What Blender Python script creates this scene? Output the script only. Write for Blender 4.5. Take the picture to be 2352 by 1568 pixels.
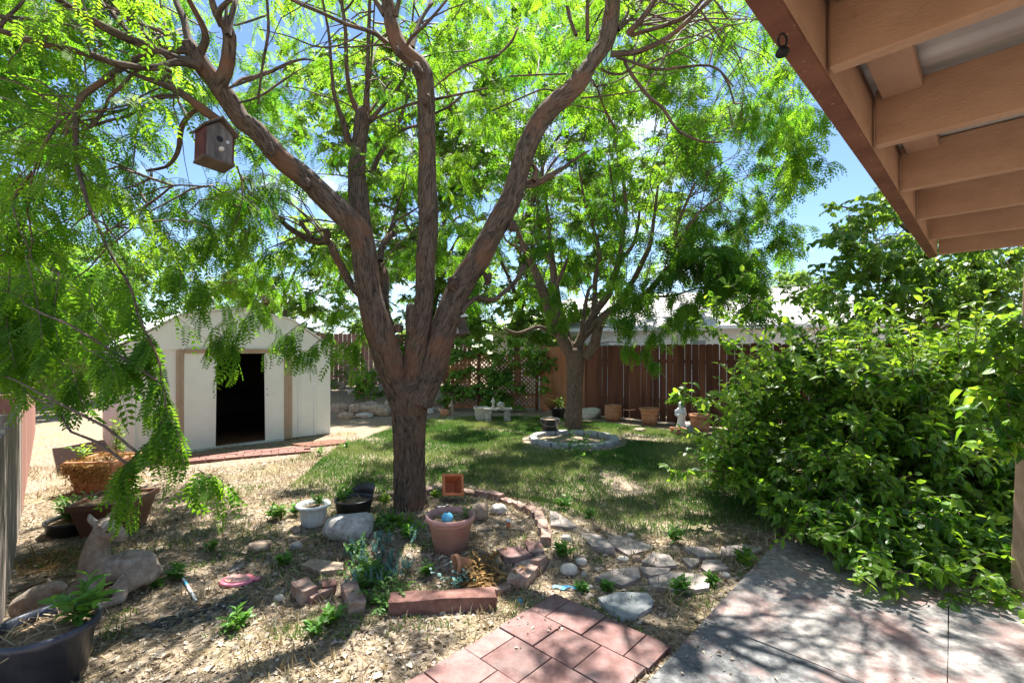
import bpy, bmesh, math, random
import numpy as np
from mathutils import Vector, Matrix, noise
random.seed(7); rng = np.random.default_rng(7)
C = bpy.context.scene.collection
for o in list(bpy.data.objects): bpy.data.objects.remove(o)

# ------------------------------------------------------------------ camera, sky, sun, exposure
F = 1072.0; HZ = 811.5; CX = 1176.0; H = 1.6          # focal length and horizon in units of a 2352 px wide picture
sc = bpy.context.scene
cam = bpy.data.objects.new("camera", bpy.data.cameras.new("camera")); C.objects.link(cam)
cam.location = (0, 0, H); cam.rotation_euler = (math.radians(90), 0, 0)
cam.data.sensor_width = 36; cam.data.lens = 36*F/2352; cam.data.shift_y = 27.5/2352
cam.data.clip_start = 0.05; cam.data.clip_end = 2000
sc.camera = cam
SUN_EL, SUN_AZ = math.radians(65), math.radians(4)     # azimuth measured from +Y towards +X
world = bpy.data.worlds.new("World"); sc.world = world; world.use_nodes = True
nt = world.node_tree; nt.nodes.clear()
out = nt.nodes.new('ShaderNodeOutputWorld'); bg = nt.nodes.new('ShaderNodeBackground')
sky = nt.nodes.new('ShaderNodeTexSky'); sky.sky_type = 'NISHITA'; sky.sun_disc = False
sky.sun_elevation = SUN_EL; sky.sun_rotation = SUN_AZ; sky.air_density = 1.0; sky.dust_density = 0.0; sky.ozone_density = 4.0
tc = nt.nodes.new('ShaderNodeTexCoord'); mp = nt.nodes.new('ShaderNodeMapping'); mp.inputs['Scale'].default_value = (1, 1, 1.6)
cn = nt.nodes.new('ShaderNodeTexNoise'); cn.inputs['Scale'].default_value = 2.4; cn.inputs['Detail'].default_value = 8; cn.inputs['Roughness'].default_value = .6
cr = nt.nodes.new('ShaderNodeValToRGB'); cr.color_ramp.elements[0].position = .52; cr.color_ramp.elements[1].position = .66
mx = nt.nodes.new('ShaderNodeMixRGB'); mx.inputs['Color2'].default_value = (7.2, 7.7, 8.5, 1)
nt.links.new(tc.outputs['Generated'], mp.inputs['Vector']); nt.links.new(mp.outputs[0], cn.inputs['Vector'])
nt.links.new(cn.outputs['Fac'], cr.inputs['Fac']); nt.links.new(cr.outputs[0], mx.inputs['Fac'])
nt.links.new(sky.outputs[0], mx.inputs['Color1']); nt.links.new(mx.outputs[0], bg.inputs['Color'])
bg.inputs['Strength'].default_value = 0.06; nt.links.new(bg.outputs[0], out.inputs[0])
sl = bpy.data.lights.new("sun", 'SUN'); sl.energy = 5.0; sl.angle = math.radians(0.55); sl.color = (1, .955, .87)
sun = bpy.data.objects.new("sun", sl); C.objects.link(sun)
sd = Vector((math.sin(SUN_AZ)*math.cos(SUN_EL), math.cos(SUN_AZ)*math.cos(SUN_EL), math.sin(SUN_EL)))
sun.rotation_euler = sd.to_track_quat('Z', 'Y').to_euler()
sc.view_settings.view_transform = 'Standard'; sc.view_settings.look = 'None'
sc.view_settings.exposure = 1.92; sc.view_settings.gamma = 1
sc.render.engine = 'CYCLES'
sc.cycles.max_bounces = 8; sc.cycles.diffuse_bounces = 5; sc.cycles.transmission_bounces = 5; sc.cycles.transparent_max_bounces = 8

# ------------------------------------------------------------------ helpers
def W(x, y, Y): return Vector(((x-CX)/F*Y, Y, H-(y-HZ)/F*Y))
def G(x, y, z=0.0):
    Y = F*(H-z)/(y-HZ); return Vector(((x-CX)/F*Y, Y, z))
def crop(ox, oy, s):                                  # points measured on an enlargement -> picture units
    return lambda x, y: ((ox+x*s)*.765625, (oy+y*s)*.765625)
c1 = crop(0, 0, .3826); c2 = crop(200, 850, .38265); c3 = crop(700, 0, .3826); c4 = crop(1400, 0, .38265)
c6 = crop(700, 500, .3826); c7 = crop(1400, 500, .38265); c8 = crop(0, 500, .3826)
cG = crop(800, 1400, .38265); cP = crop(1500, 1450, .38265); cD = crop(0, 1500, .38265)

def gz(x, y):
    def ss(a, b, t):
        t = min(1, max(0, (t-a)/(b-a))); return t*t*(3-2*t)
    z = .02*noise.noise(Vector((x*.7, y*.7, 3))) + .008*noise.noise(Vector((x*3, y*3, 7)))
    z += .42*ss(12.9, 14.2, y)*(1-ss(-1.9, -.6, x))
    dx, dy = (x+.35)/1.35, (y-4.25)/.95
    z += .07*(1-ss(.75, 1.05, math.hypot(dx, dy)))
    return z
def onG(p, dz=0): return Vector((p.x, p.y, gz(p.x, p.y)+dz))

def tag(o, label=None, cat=None, group=None, kind=None):
    if label: o['label'] = label
    if cat: o['category'] = cat
    if group: o['group'] = group
    if kind: o['kind'] = kind
    return o
def thing(name, label, cat, loc=(0, 0, 0), rz=0, group=None):
    o = bpy.data.objects.new(name, None); C.objects.link(o); o.empty_display_size = .1
    o.location = loc; o.rotation_euler = (0, 0, rz); return tag(o, label, cat, group)
def link(name, me, mat=None, parent=None):
    o = bpy.data.objects.new(name, me); C.objects.link(o)
    if mat: me.materials.append(mat)
    if parent: o.parent = parent
    return o
def ob(name, bm, mat=None, parent=None, smooth=False, bevel=0):
    bmesh.ops.recalc_face_normals(bm, faces=bm.faces)
    me = bpy.data.meshes.new(name); bm.to_mesh(me); bm.free()
    if smooth: me.polygons.foreach_set('use_smooth', [True]*len(me.polygons))
    o = link(name, me, mat, parent)
    if bevel:
        m = o.modifiers.new('b', 'BEVEL'); m.width = bevel; m.segments = 2; m.limit_method = 'ANGLE'
    return o
def npmesh(name, V, Fc, mat, parent=None, rnd=None, smooth=False, uv=None):
    """V (n,3) floats, Fc (m,k) ints"""
    me = bpy.data.meshes.new(name); n, (m, k) = len(V), Fc.shape
    me.vertices.add(n); me.vertices.foreach_set('co', np.asarray(V, np.float32).ravel())
    me.loops.add(m*k); me.loops.foreach_set('vertex_index', np.asarray(Fc, np.int32).ravel())
    me.polygons.add(m); me.polygons.foreach_set('loop_start', np.arange(0, m*k, k, dtype=np.int32))
    me.polygons.foreach_set('loop_total', np.full(m, k, np.int32))
    if smooth: me.polygons.foreach_set('use_smooth', np.ones(m, bool))
    me.update(calc_edges=True)
    if rnd is not None:
        a = me.attributes.new('rnd', 'FLOAT', 'POINT'); a.data.foreach_set('value', np.asarray(rnd, np.float32))
    if uv is not None:
        u = me.uv_layers.new(name='uv'); u.data.foreach_set('uv', np.asarray(uv, np.float32)[Fc.ravel()].ravel())
    return link(name, me, mat, parent)
def box(bm, c, s, M=None, rz=0):
    r = bmesh.ops.create_cube(bm, size=1)['verts']
    T = Matrix.Translation(Vector(c)) @ Matrix.Rotation(rz, 4, 'Z') @ Matrix.Diagonal((s[0], s[1], s[2], 1))
    if M is not None: T = M @ T
    bmesh.ops.transform(bm, matrix=T, verts=r); return r
def cyl(bm, p, q, r1, r2=None, n=12, cap=True):
    p, q = Vector(p), Vector(q); r2 = r1 if r2 is None else r2; d = q-p
    v = bmesh.ops.create_cone(bm, cap_ends=cap, segments=n, radius1=r1, radius2=r2, depth=d.length)['verts']
    bmesh.ops.transform(bm, matrix=Matrix.Translation((p+q)/2) @ d.to_track_quat('Z', 'Y').to_matrix().to_4x4(), verts=v); return v
def lathe(bm, prof, n=32, c=(0, 0, 0), flute=None, M=None):
    rings = []
    for (r, z) in prof:
        ring = []
        for i in range(n):
            a = 2*math.pi*i/n; rr = r*(1+(flute*math.cos(a*16) if flute else 0))
            p = Vector((c[0]+rr*math.cos(a), c[1]+rr*math.sin(a), c[2]+z))
            ring.append(bm.verts.new(M @ p if M else p))
        rings.append(ring)
    for a, b in zip(rings, rings[1:]):
        for i in range(n): bm.faces.new((a[i], a[(i+1) % n], b[(i+1) % n], b[i]))
    return rings
def rock(bm, c, s, seed, sub=3, amp=.25, rz=0, flat=0):
    v = bmesh.ops.create_icosphere(bm, subdivisions=sub, radius=1)['verts']
    for w in v:
        p = w.co.copy(); o = Vector((seed*3.1, seed*1.7, seed))
        k = 1+amp*noise.noise(p*1.1+o)*1.6+amp*.5*noise.noise(p*2.9+o)+amp*.15*noise.noise(p*8+o)
        p = p*k
        for ax in range(3): p[ax] = math.copysign(abs(p[ax])**.8, p[ax])
        w.co = Vector((p.x*s[0], p.y*s[1], p.z*s[2]))
    bmesh.ops.transform(bm, matrix=Matrix.Translation(Vector(c)) @ Matrix.Rotation(rz, 4, 'Z'), verts=v)
def slab_poly(bm, pts, z0, z1, seed=0, jit=.008):
    P = []
    for i, p in enumerate(pts):
        q = pts[(i+1) % len(pts)]
        for k in range(3):
            t = k/3; v = Vector(p).lerp(Vector(q), t); v = Vector((v.x, v.y))
            v += Vector((noise.noise(Vector((v.x*9, v.y*9, seed))), noise.noise(Vector((v.x*9, v.y*9, seed+5)))))*jit
            P.append(v)
    b = [bm.verts.new((p.x, p.y, z0)) for p in P]; t = [bm.verts.new((p.x, p.y, z1+.006*noise.noise(Vector((p.x*6, p.y*6, seed))))) for p in P]
    for i in range(len(P)):
        j = (i+1) % len(P); bm.faces.new((b[i], b[j], t[j], t[i]))
    bm.faces.new(t)

# ------------------------------------------------------------------ materials
def mat(name, col, col2=None, scale=8, rough=.85, bump=.0, bscale=30, detail=6, spec=.3, metal=0, lo=.35, hi=.65, stretch=(1, 1, 1), attr=None, col3=None, s3=2, f3=(.5, .65), island=0):
    m = bpy.data.materials.new(name); m.use_nodes = True; n = m.node_tree.nodes; L = m.node_tree.links
    b = n['Principled BSDF']; b.inputs['Roughness'].default_value = rough; b.inputs['Specular IOR Level'].default_value = spec; b.inputs['Metallic'].default_value = metal
    tc = n.new('ShaderNodeTexCoord'); mp = n.new('ShaderNodeMapping'); mp.inputs['Scale'].default_value = stretch; L.new(tc.outputs['Object'], mp.inputs['Vector'])
    b.inputs['Base Color'].default_value = (*col, 1)
    src = None
    if col2:
        t = n.new('ShaderNodeTexNoise'); t.inputs['Scale'].default_value = scale; t.inputs['Detail'].default_value = detail; t.inputs['Roughness'].default_value = .65
        L.new(mp.outputs[0], t.inputs['Vector'])
        r = n.new('ShaderNodeValToRGB'); r.color_ramp.elements[0].position = lo; r.color_ramp.elements[1].position = hi
        r.color_ramp.elements[0].color = (*col, 1); r.color_ramp.elements[1].color = (*col2, 1)
        if attr:
            a = n.new('ShaderNodeAttribute'); a.attribute_name = attr; L.new(a.outputs['Fac'], r.inputs['Fac'])
        else: L.new(t.outputs['Fac'], r.inputs['Fac'])
        src = r.outputs[0]
    if col3:
        t3 = n.new('ShaderNodeTexNoise'); t3.inputs['Scale'].default_value = s3; t3.inputs['Detail'].default_value = 8; t3.inputs['Roughness'].default_value = .7
        L.new(mp.outputs[0], t3.inputs['Vector'])
        r3 = n.new('ShaderNodeValToRGB'); r3.color_ramp.elements[0].position = f3[0]; r3.color_ramp.elements[1].position = f3[1]; L.new(t3.outputs['Fac'], r3.inputs['Fac'])
        mm = n.new('ShaderNodeMixRGB'); L.new(r3.outputs[0], mm.inputs['Fac']); L.new(src, mm.inputs['Color1']); mm.inputs['Color2'].default_value = (*col3, 1); src = mm.outputs[0]
    if island:
        g = n.new('ShaderNodeNewGeometry'); hs = n.new('ShaderNodeHueSaturation')
        mr = n.new('ShaderNodeMapRange'); mr.inputs['To Min'].default_value = 1-island; mr.inputs['To Max'].default_value = 1+island
        L.new(g.outputs['Random Per Island'], mr.inputs['Value']); L.new(mr.outputs[0], hs.inputs['Value'])
        L.new(src, hs.inputs['Color']) if src else None
        if not src: hs.inputs['Color'].default_value = (*col, 1)
        src = hs.outputs[0]
    if src: L.new(src, b.inputs['Base Color'])
    if bump:
        t2 = n.new('ShaderNodeTexNoise'); t2.inputs['Scale'].default_value = bscale; t2.inputs['Detail'].default_value = 8; t2.inputs['Roughness'].default_value = .7
        L.new(mp.outputs[0], t2.inputs['Vector'])
        bp = n.new('ShaderNodeBump'); bp.inputs['Strength'].default_value = bump; bp.inputs['Distance'].default_value = .02
        L.new(t2.outputs['Fac'], bp.inputs['Height']); L.new(bp.outputs[0], b.inputs['Normal'])
    return m
def leafmat(name, a, b, ta, tb, trans=.45, rough=.45, spec=.35):
    m = bpy.data.materials.new(name); m.use_nodes = True; n = m.node_tree.nodes; L = m.node_tree.links
    p = n['Principled BSDF']; p.inputs['Roughness'].default_value = rough; p.inputs['Specular IOR Level'].default_value = spec
    at = n.new('ShaderNodeAttribute'); at.attribute_name = 'rnd'
    def ramp(c, d):
        r = n.new('ShaderNodeValToRGB'); r.color_ramp.elements[0].color = (*c, 1); r.color_ramp.elements[1].color = (*d, 1); L.new(at.outputs['Fac'], r.inputs['Fac']); return r
    r1, r2 = ramp(a, b), ramp(ta, tb)
    L.new(r1.outputs[0], p.inputs['Base Color'])
    t = n.new('ShaderNodeBsdfTranslucent'); L.new(r2.outputs[0], t.inputs['Color'])
    ms = n.new('ShaderNodeMixShader'); ms.inputs['Fac'].default_value = trans
    L.new(p.outputs[0], ms.inputs[1]); L.new(t.outputs[0], ms.inputs[2]); L.new(ms.outputs[0], n['Material Output'].inputs[0])
    return m
def barkmat(name, a, b, c):
    m = bpy.data.materials.new(name); m.use_nodes = True; n = m.node_tree.nodes; L = m.node_tree.links
    p = n['Principled BSDF']; p.inputs['Roughness'].default_value = .9; p.inputs['Specular IOR Level'].default_value = .15
    uv = n.new('ShaderNodeUVMap'); uv.uv_map = 'uv'
    mp = n.new('ShaderNodeMapping'); mp.inputs['Scale'].default_value = (26, 5.2, 1); L.new(uv.outputs[0], mp.inputs['Vector'])
    t = n.new('ShaderNodeTexNoise'); t.inputs['Scale'].default_value = 1.6; t.inputs['Detail'].default_value = 9; t.inputs['Roughness'].default_value = .68; t.inputs['Distortion'].default_value = 1.1; L.new(mp.outputs[0], t.inputs['Vector'])
    r = n.new('ShaderNodeValToRGB'); r.color_ramp.elements[0].position = .36; r.color_ramp.elements[0].color = (*a, 1); r.color_ramp.elements[1].position = .6; r.color_ramp.elements[1].color = (*b, 1)
    L.new(t.outputs['Fac'], r.inputs['Fac'])
    tc = n.new('ShaderNodeTexCoord'); t3 = n.new('ShaderNodeTexNoise'); t3.inputs['Scale'].default_value = 3.5; t3.inputs['Detail'].default_value = 5; L.new(tc.outputs['Object'], t3.inputs['Vector'])
    r3 = n.new('ShaderNodeValToRGB'); r3.color_ramp.elements[0].position = .5; r3.color_ramp.elements[1].position = .68; r3.color_ramp.elements[1].color = (.7, .7, .7, 1); L.new(t3.outputs['Fac'], r3.inputs['Fac'])
    mm = n.new('ShaderNodeMixRGB'); L.new(r3.outputs[0], mm.inputs['Fac']); L.new(r.outputs[0], mm.inputs['Color1']); mm.inputs['Color2'].default_value = (*c, 1)
    L.new(mm.outputs[0], p.inputs['Base Color'])
    bp = n.new('ShaderNodeBump'); bp.inputs['Strength'].default_value = 1; bp.inputs['Distance'].default_value = .016; L.new(t.outputs['Fac'], bp.inputs['Height']); L.new(bp.outputs[0], p.inputs['Normal'])
    return m
M = {}
M['bark'] = barkmat('bark_red_brown', (.026, .021, .016), (.155, .112, .083), (.19, .092, .052))
M['knot'] = mat('bark_knot', (.03, .022, .016), (.15, .10, .072), 30, .95, 1, 60, detail=8)
M['bark2'] = barkmat('bark_grey', (.05, .035, .026), (.2, .145, .11), (.17, .11, .075))
M['twig'] = mat('twig', (.07, .045, .032), (.17, .125, .095), 12)
M['twig_g'] = mat('green_twig', (.16, .12, .05), (.22, .2, .09), 12)
M['locust'] = leafmat('locust_leaf', (.028, .085, .009), (.09, .19, .02), (.07, .30, .012), (.42, .70, .03), .5, .6, .18)
M['locust2'] = leafmat('locust_leaf_far', (.028, .085, .010), (.08, .18, .022), (.07, .28, .012), (.40, .68, .03), .5, .6, .18)
M['bush'] = leafmat('bush_leaf', (.02, .075, .010), (.14, .27, .032), (.12, .38, .012), (.55, .78, .05), .42, .42, .4)
M['apple'] = leafmat('right_tree_leaf', (.03, .08, .014), (.10, .19, .03), (.12, .34, .02), (.45, .66, .05), .42)
M['bgleaf'] = leafmat('pale_far_leaf', (.06, .13, .02), (.15, .25, .04), (.16, .38, .03), (.50, .70, .08), .48)
M['vine'] = leafmat('vine_leaf', (.045, .12, .018), (.12, .26, .04), (.2, .45, .03), (.6, .75, .06), .42)
M['weed'] = leafmat('weed_leaf', (.05, .14, .02), (.11, .25, .04), (.12, .35, .03), (.3, .6, .06), .35)
M['teal'] = leafmat('blue_green_leaf', (.10, .22, .20), (.2, .36, .33), (.1, .25, .18), (.2, .4, .3), .2)
M['dryleaf'] = leafmat('dry_leaf', (.20, .11, .04), (.42, .28, .12), (.3, .15, .04), (.5, .3, .1), .25, .9, .1)
M['litter'] = leafmat('litter', (.07, .05, .035), (.62, .55, .46), (.2, .12, .05), (.5, .38, .2), .15, .9, .1)
M['grass'] = leafmat('lawn_blade', (.05, .13, .025), (.28, .31, .11), (.09, .24, .03), (.4, .45, .14), .3, .7, .15)
M['drygrass'] = leafmat('dry_blade', (.22, .16, .09), (.50, .42, .28), (.3, .2, .08), (.5, .4, .2), .25, .9, .1)
M['ground'] = mat('soil_and_litter', (.085, .062, .045), (.36, .29, .22), 26, .95, .6, 60, 10, .1, lo=.36, hi=.62, col3=(.22, .19, .11), s3=1.3)
M['shed'] = mat('shed_offwhite_metal', (.76, .75, .73), (.82, .81, .79), 3, .55, .03, 5)
M['shed_dirt'] = mat('shed_panel', (.74, .73, .70), (.81, .80, .78), 2.5, .5, .02, 5, col3=(.42, .33, .25), s3=16, f3=(.66, .78))
M['tan'] = mat('shed_tan_trim', (.40, .29, .215), (.46, .35, .26), 6, .6)
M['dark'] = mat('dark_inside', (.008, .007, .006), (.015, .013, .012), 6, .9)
M['fence'] = mat('brown_stained_wood', (.07, .026, .016), (.15, .058, .032), 5, .85, .5, 40, stretch=(1, 1, .12), island=.3)
M['fence_o'] = mat('orange_stained_wood', (.26, .10, .042), (.38, .17, .08), 5, .8, .3, 40, stretch=(1, 1, .12), island=.15)
M['fence_g'] = mat('grey_weathered_wood', (.15, .12, .10), (.36, .31, .27), 8, .9, .6, 50, stretch=(1, 1, .08), island=.25)
M['fence_m'] = mat('mauve_faded_wood', (.24, .11, .085), (.34, .18, .145), 5, .9, .3, 40, stretch=(1, 1, .1), island=.2)
M['beam'] = mat('tan_painted_wood', (.40, .245, .165), (.48, .305, .21), 5, .75, .35, 70, stretch=(1, 1, 2.5), col3=(.27, .15, .095), s3=9, f3=(.64, .78))
M['beam_b'] = mat('red_brown_painted_edge', (.13, .052, .034), (.20, .085, .055), 8, .7, .15, 80, col3=(.5, .35, .25), s3=70, f3=(.62, .68))
M['roofmetal'] = mat('grey_corrugated_metal', (.42, .40, .40), (.52, .50, .48), 3, .5, 0, 5, metal=.2)
M['white'] = mat('white_siding', (.80, .81, .83), (.84, .85, .86), 3, .6)
M['roofw'] = mat('pale_shingles', (.46, .44, .43), (.56, .54, .52), 30, .9, .2, 60)
M['glass'] = mat('window_glass', (.32, .36, .40), None, rough=.15, spec=.6)
M['terra'] = mat('terracotta', (.36, .15, .075), (.50, .26, .15), 9, .85, .2, 60, col3=(.55, .45, .36), s3=7, f3=(.62, .75))
M['terra_o'] = mat('bright_terracotta', (.50, .15, .06), (.58, .21, .09), 9, .8, .1, 60)
M['terra_p'] = mat('pink_plastic', (.44, .23, .20), (.52, .30, .27), 9, .55, .05, 60)
M['brownpot'] = mat('dark_brown_plastic', (.13, .055, .035), (.18, .08, .05), 6, .55)
M['black'] = mat('black_plastic', (.018, .02, .022), (.05, .05, .05), 8, .45, .05, 60, spec=.5)
M['navy'] = mat('navy_plastic', (.02, .026, .045), (.045, .052, .075), 8, .4, .05, 60, spec=.5)
M['lgrey'] = mat('pale_grey_plastic', (.50, .52, .50), (.58, .60, .58), 8, .6, .05)
M['soil'] = mat('pot_soil', (.14, .09, .055), (.34, .25, .16), 40, .95, .8, 90)
M['stone'] = mat('grey_granite', (.28, .26, .24), (.55, .51, .47), 18, .9, .5, 40)
M['stone_w'] = mat('pale_stone', (.38, .35, .31), (.6, .56, .5), 20, .85, .3, 40)
M['stone_t'] = mat('tan_stone', (.22, .155, .11), (.44, .34, .26), 14, .9, .5, 30)
M['flag'] = mat('flagstone', (.18, .155, .145), (.36, .31, .28), 9, .9, .4, 40, island=.2)
M['flag_b'] = mat('blue_grey_flagstone', (.20, .22, .23), (.32, .33, .33), 7, .9, .4, 40)
M['brick'] = mat('pink_edging_brick', (.27, .15, .12), (.46, .34, .28), 11, .9, .4, 60, island=.18, col3=(.52, .46, .4), s3=9, f3=(.55, .7))
M['brick_d'] = mat('dark_red_brick', (.13, .06, .05), (.25, .135, .11), 12, .9, .4, 60)
M['paver'] = mat('red_paver', (.13, .068, .062), (.235, .135, .125), 11, .85, .35, 70, island=.25, col3=(.22, .18, .17), s3=4, f3=(.48, .7))
M['concrete'] = mat('worn_red_concrete', (.15, .14, .135), (.34, .32, .305), 26, .85, .5, 90, col3=(.25, .12, .105), s3=2.6, f3=(.46, .74))
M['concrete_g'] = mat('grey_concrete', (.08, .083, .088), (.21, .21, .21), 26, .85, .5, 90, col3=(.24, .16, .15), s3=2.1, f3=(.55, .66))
M['block'] = mat('grey_edging_block', (.26, .26, .26), (.44, .44, .43), 12, .9, .4, 60)
M['statue'] = mat('weathered_statue', (.20, .16, .13), (.38, .31, .26), 13, .9, .6, 70, col3=(.42, .39, .36), s3=11, f3=(.52, .64))
M['statue_w'] = mat('white_plaster', (.66, .68, .72), (.76, .78, .8), 8, .8, .1)
M['birdgrey'] = mat('silver_weathered_board', (.06, .053, .047), (.18, .16, .145), 16, .9, .4, 60, stretch=(1, 1, .15))
M['birdred'] = mat('flaking_red_board', (.055, .017, .015), (.11, .032, .028), 10, .8, .2, 60, col3=(.5, .45, .4), s3=30, f3=(.66, .7))
M['birdbrown'] = mat('bare_brown_board', (.06, .045, .035), (.13, .095, .075), 10, .85, .3, 60, stretch=(1, .2, 1))
M['wire'] = mat('wire', (.5, .48, .46), rough=.5, metal=.4)
M['blue'] = mat('blue_plastic', (.05, .28, .5), (.12, .42, .62), 20, .5)
M['pinkp'] = mat('pink_plastic_lid', (.62, .10, .13), (.70, .25, .35), 6, .4)
M['iron'] = mat('black_iron', (.02, .02, .02), rough=.5, metal=.5)

# ------------------------------------------------------------------ leaf templates and fast scatter
def t_compound(pairs=11, ll=.17, curv=.25, wf=.34, hexa=False, strip=.005):
    """one pinnate leaf along +x, unit length"""
    V, Fq = [], []
    def cz(x): return -curv*x*x
    xs = [0, .35, .7, 1]
    for x in xs: V += [(x, -strip, cz(x)), (x, strip, cz(x))]
    for i in range(3): a = 2*i; Fq.append((a, a+1, a+3, a+2))
    for i in range(pairs):
        x = .12+.86*i/(pairs-1); s = ll*(.75+.5*math.sin(math.pi*(.15+.75*i/(pairs-1))))
        for sg in (-1, 1):
            a = math.radians(66-18*i/(pairs-1))*sg; d = (math.cos(a), math.sin(a)); n_ = (-d[1], d[0]); w = s*wf*.5; z = cz(x); b = len(V)
            dr = -s*random.uniform(.05, .35)
            V += [(x, 0, z), (x+d[0]*s*.45+n_[0]*w, d[1]*s*.45+n_[1]*w, z+dr*.25), (x+d[0]*s, d[1]*s, z+dr), (x+d[0]*s*.45-n_[0]*w, d[1]*s*.45-n_[1]*w, z+dr*.25)]
            Fq.append((b, b+1, b+2, b+3))
    return np.array(V, float), np.array(Fq)
def t_leaf(wf=.45, fold=.18, curv=.25):
    """one broad folded leaf along +x"""
    V, Fq = [], []
    prof = [(0, .05), (.28, .92), (.66, .9), (1, .03)]
    for x, w in prof:
        w *= wf*.5; z = -curv*x*x; V += [(x, -w, z+fold*w*2), (x, 0, z), (x, w, z+fold*w*2)]
    for i in range(3):
        a = 3*i; Fq += [(a, a+1, a+4, a+3), (a+1, a+2, a+5, a+4)]
    return np.array(V, float), np.array(Fq)
def t_quad(wf=.6):
    return np.array([(0, 0, 0), (.45, -wf/2, .08), (1, 0, -.05), (.45, wf/2, .08)], float), np.array([(0, 1, 2, 3)])
def t_blade(w=.06):
    return np.array([(0, -w, 0), (0, w, 0), (.55, w*.7, -.02), (1, 0, -.12)], float), np.array([(0, 1, 2, 3)])
def frames(D, U):
    D = D/np.linalg.norm(D, axis=1)[:, None]; S = np.cross(U, D); S /= np.maximum(np.linalg.norm(S, axis=1)[:, None], 1e-6); N = np.cross(D, S)
    return np.stack([D, S, N], 1)                      # rows
def scatter(name, tmpls, P, D, U, S, material, parent=None, rv=None):
    P, D, U, S = map(np.asarray, (P, D, U, S)); N = len(P); R = frames(D, U)
    pick = rng.integers(0, len(tmpls), N); rv = rng.random(N) if rv is None else np.clip(rv, 0, 1); Vs, Fs, As = [], [], []; off = 0
    for t, (V, Fq) in enumerate(tmpls):
        ix = np.where(pick == t)[0]
        if not len(ix): continue
        X = np.einsum('vk,nkj->nvj', V, R[ix])*S[ix][:, None, None]+P[ix][:, None, :]
        Vs.append(X.reshape(-1, 3)); Fs.append((Fq[None]+off+(np.arange(len(ix))*len(V))[:, None, None]).reshape(-1, 4)); As.append(np.repeat(rv[ix], len(V))); off += len(ix)*len(V)
    return npmesh(name, np.concatenate(Vs), np.concatenate(Fs), material, parent, np.concatenate(As))
def tubes(name, P, R, material, parent=None, n=4):
    """P (N,k,3) R (N,k) -> one mesh of thin tubes"""
    P = np.asarray(P, float); R = np.asarray(R, float); N, k, _ = P.shape
    T = np.gradient(P, axis=1); T /= np.maximum(np.linalg.norm(T, axis=2)[..., None], 1e-9)
    A = np.where(np.abs(T[..., 2:3]) > .9, np.array([1., 0, 0]), np.array([0, 0, 1.])); S = np.cross(A, T); S /= np.maximum(np.linalg.norm(S, axis=2)[..., None], 1e-9); B = np.cross(T, S)
    an = np.arange(n)*2*math.pi/n
    V = P[:, :, None]+R[:, :, None, None]*(np.cos(an)[None, None, :, None]*S[:, :, None]+np.sin(an)[None, None, :, None]*B[:, :, None])
    base = (np.arange(N)*k*n)[:, None, None]+(np.arange(k-1)*n)[None, :, None]; i = np.arange(n)[None, None]; j = (i+1) % n
    Fq = np.stack([base+i, base+j, base+n+j, base+n+i], -1).reshape(-1, 4)
    return npmesh(name, V.reshape(-1, 3), Fq, material, parent, smooth=True)
def spline(pts, step):
    """Catmull-Rom through [(Vector, radius)]"""
    P = [(Vector(p), r) for p, r in pts]; out = []
    P = [(P[0][0]*2-P[1][0], P[0][1])]+P+[(P[-1][0]*2-P[-2][0], P[-1][1])]
    for i in range(1, len(P)-2):
        a, b, c, d = [q[0] for q in P[i-1:i+3]]; m = max(2, int((c-b).length/step))
        for k in range(m):
            t = k/m; p = .5*((2*b)+(c-a)*t+(2*a-5*b+4*c-d)*t*t+(3*b-a-3*c+d)*t**3)
            out.append((p, P[i][1]*(1-t)+P[i+1][1]*t))
    out.append(P[-2]); return out
def limb(name, pts, material, parent, n=24, step=.04, amp=.1, cap=True, seed=0):
    S = spline(pts, step); V, UV, Fq = [], [], []; L = 0; prev = None; A = None
    for i, (p, r) in enumerate(S):
        t = (S[min(i+1, len(S)-1)][0]-S[max(i-1, 0)][0]).normalized()
        if A is None: A = t.orthogonal().normalized()
        A = (A-t*A.dot(t)).normalized(); B = t.cross(A)
        if prev is not None: L += (p-prev).length
        prev = p
        for k in range(n+1):
            a = 2*math.pi*k/n; d = A*math.cos(a)+B*math.sin(a); cc = Vector((math.cos(a)*2.6, math.sin(a)*2.6, L*2.2+seed))
            cf = Vector((math.cos(a)*6, math.sin(a)*6, L*4+seed))
            q = 1+amp*(noise.noise(cc*.6)*1.2)+amp*(.5-abs(noise.noise(cf))*2)*.7
            V.append(p+d*r*q); UV.append((a*r, L))
    m = len(S)
    for i in range(m-1):
        for k in range(n): a = i*(n+1)+k; Fq.append((a, a+1, a+n+2, a+n+1))
    if cap:
        V.append(S[-1][0]+(S[-1][0]-S[-2][0]).normalized()*S[-1][1]*.3); UV.append((0, L))
        b = (m-1)*(n+1); e = len(V)-1
        for k in range(0, n, 2): Fq.append((b+k, b+k+1, b+min(k+2, n), e))
    npmesh(name, np.array([v[:] for v in V]), np.array(Fq), material, parent, smooth=True, uv=UV)
    return S

# ------------------------------------------------------------------ ground
def make_ground():
    xs = np.concatenate([[-300, -120, -50, -25], np.arange(-16, -6, .4), np.arange(-6, 5, .07), np.arange(5, 16, .4), [25, 50, 120, 300]])
    ys = np.concatenate([[-100, -30, -8], np.arange(-3, 1.6, .4), np.arange(1.6, 10, .07), np.arange(10, 20, .25), [25, 35, 60, 120, 400]])
    V = np.array([(x, y, gz(x, y)) for y in ys for x in xs]); nx = len(xs)
    Fq = np.array([(j*nx+i, j*nx+i+1, (j+1)*nx+i+1, (j+1)*nx+i) for j in range(len(ys)-1) for i in range(nx-1)])
    tag(npmesh('ground', V, Fq, M['ground'], smooth=True), kind='structure')
make_ground()

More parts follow.
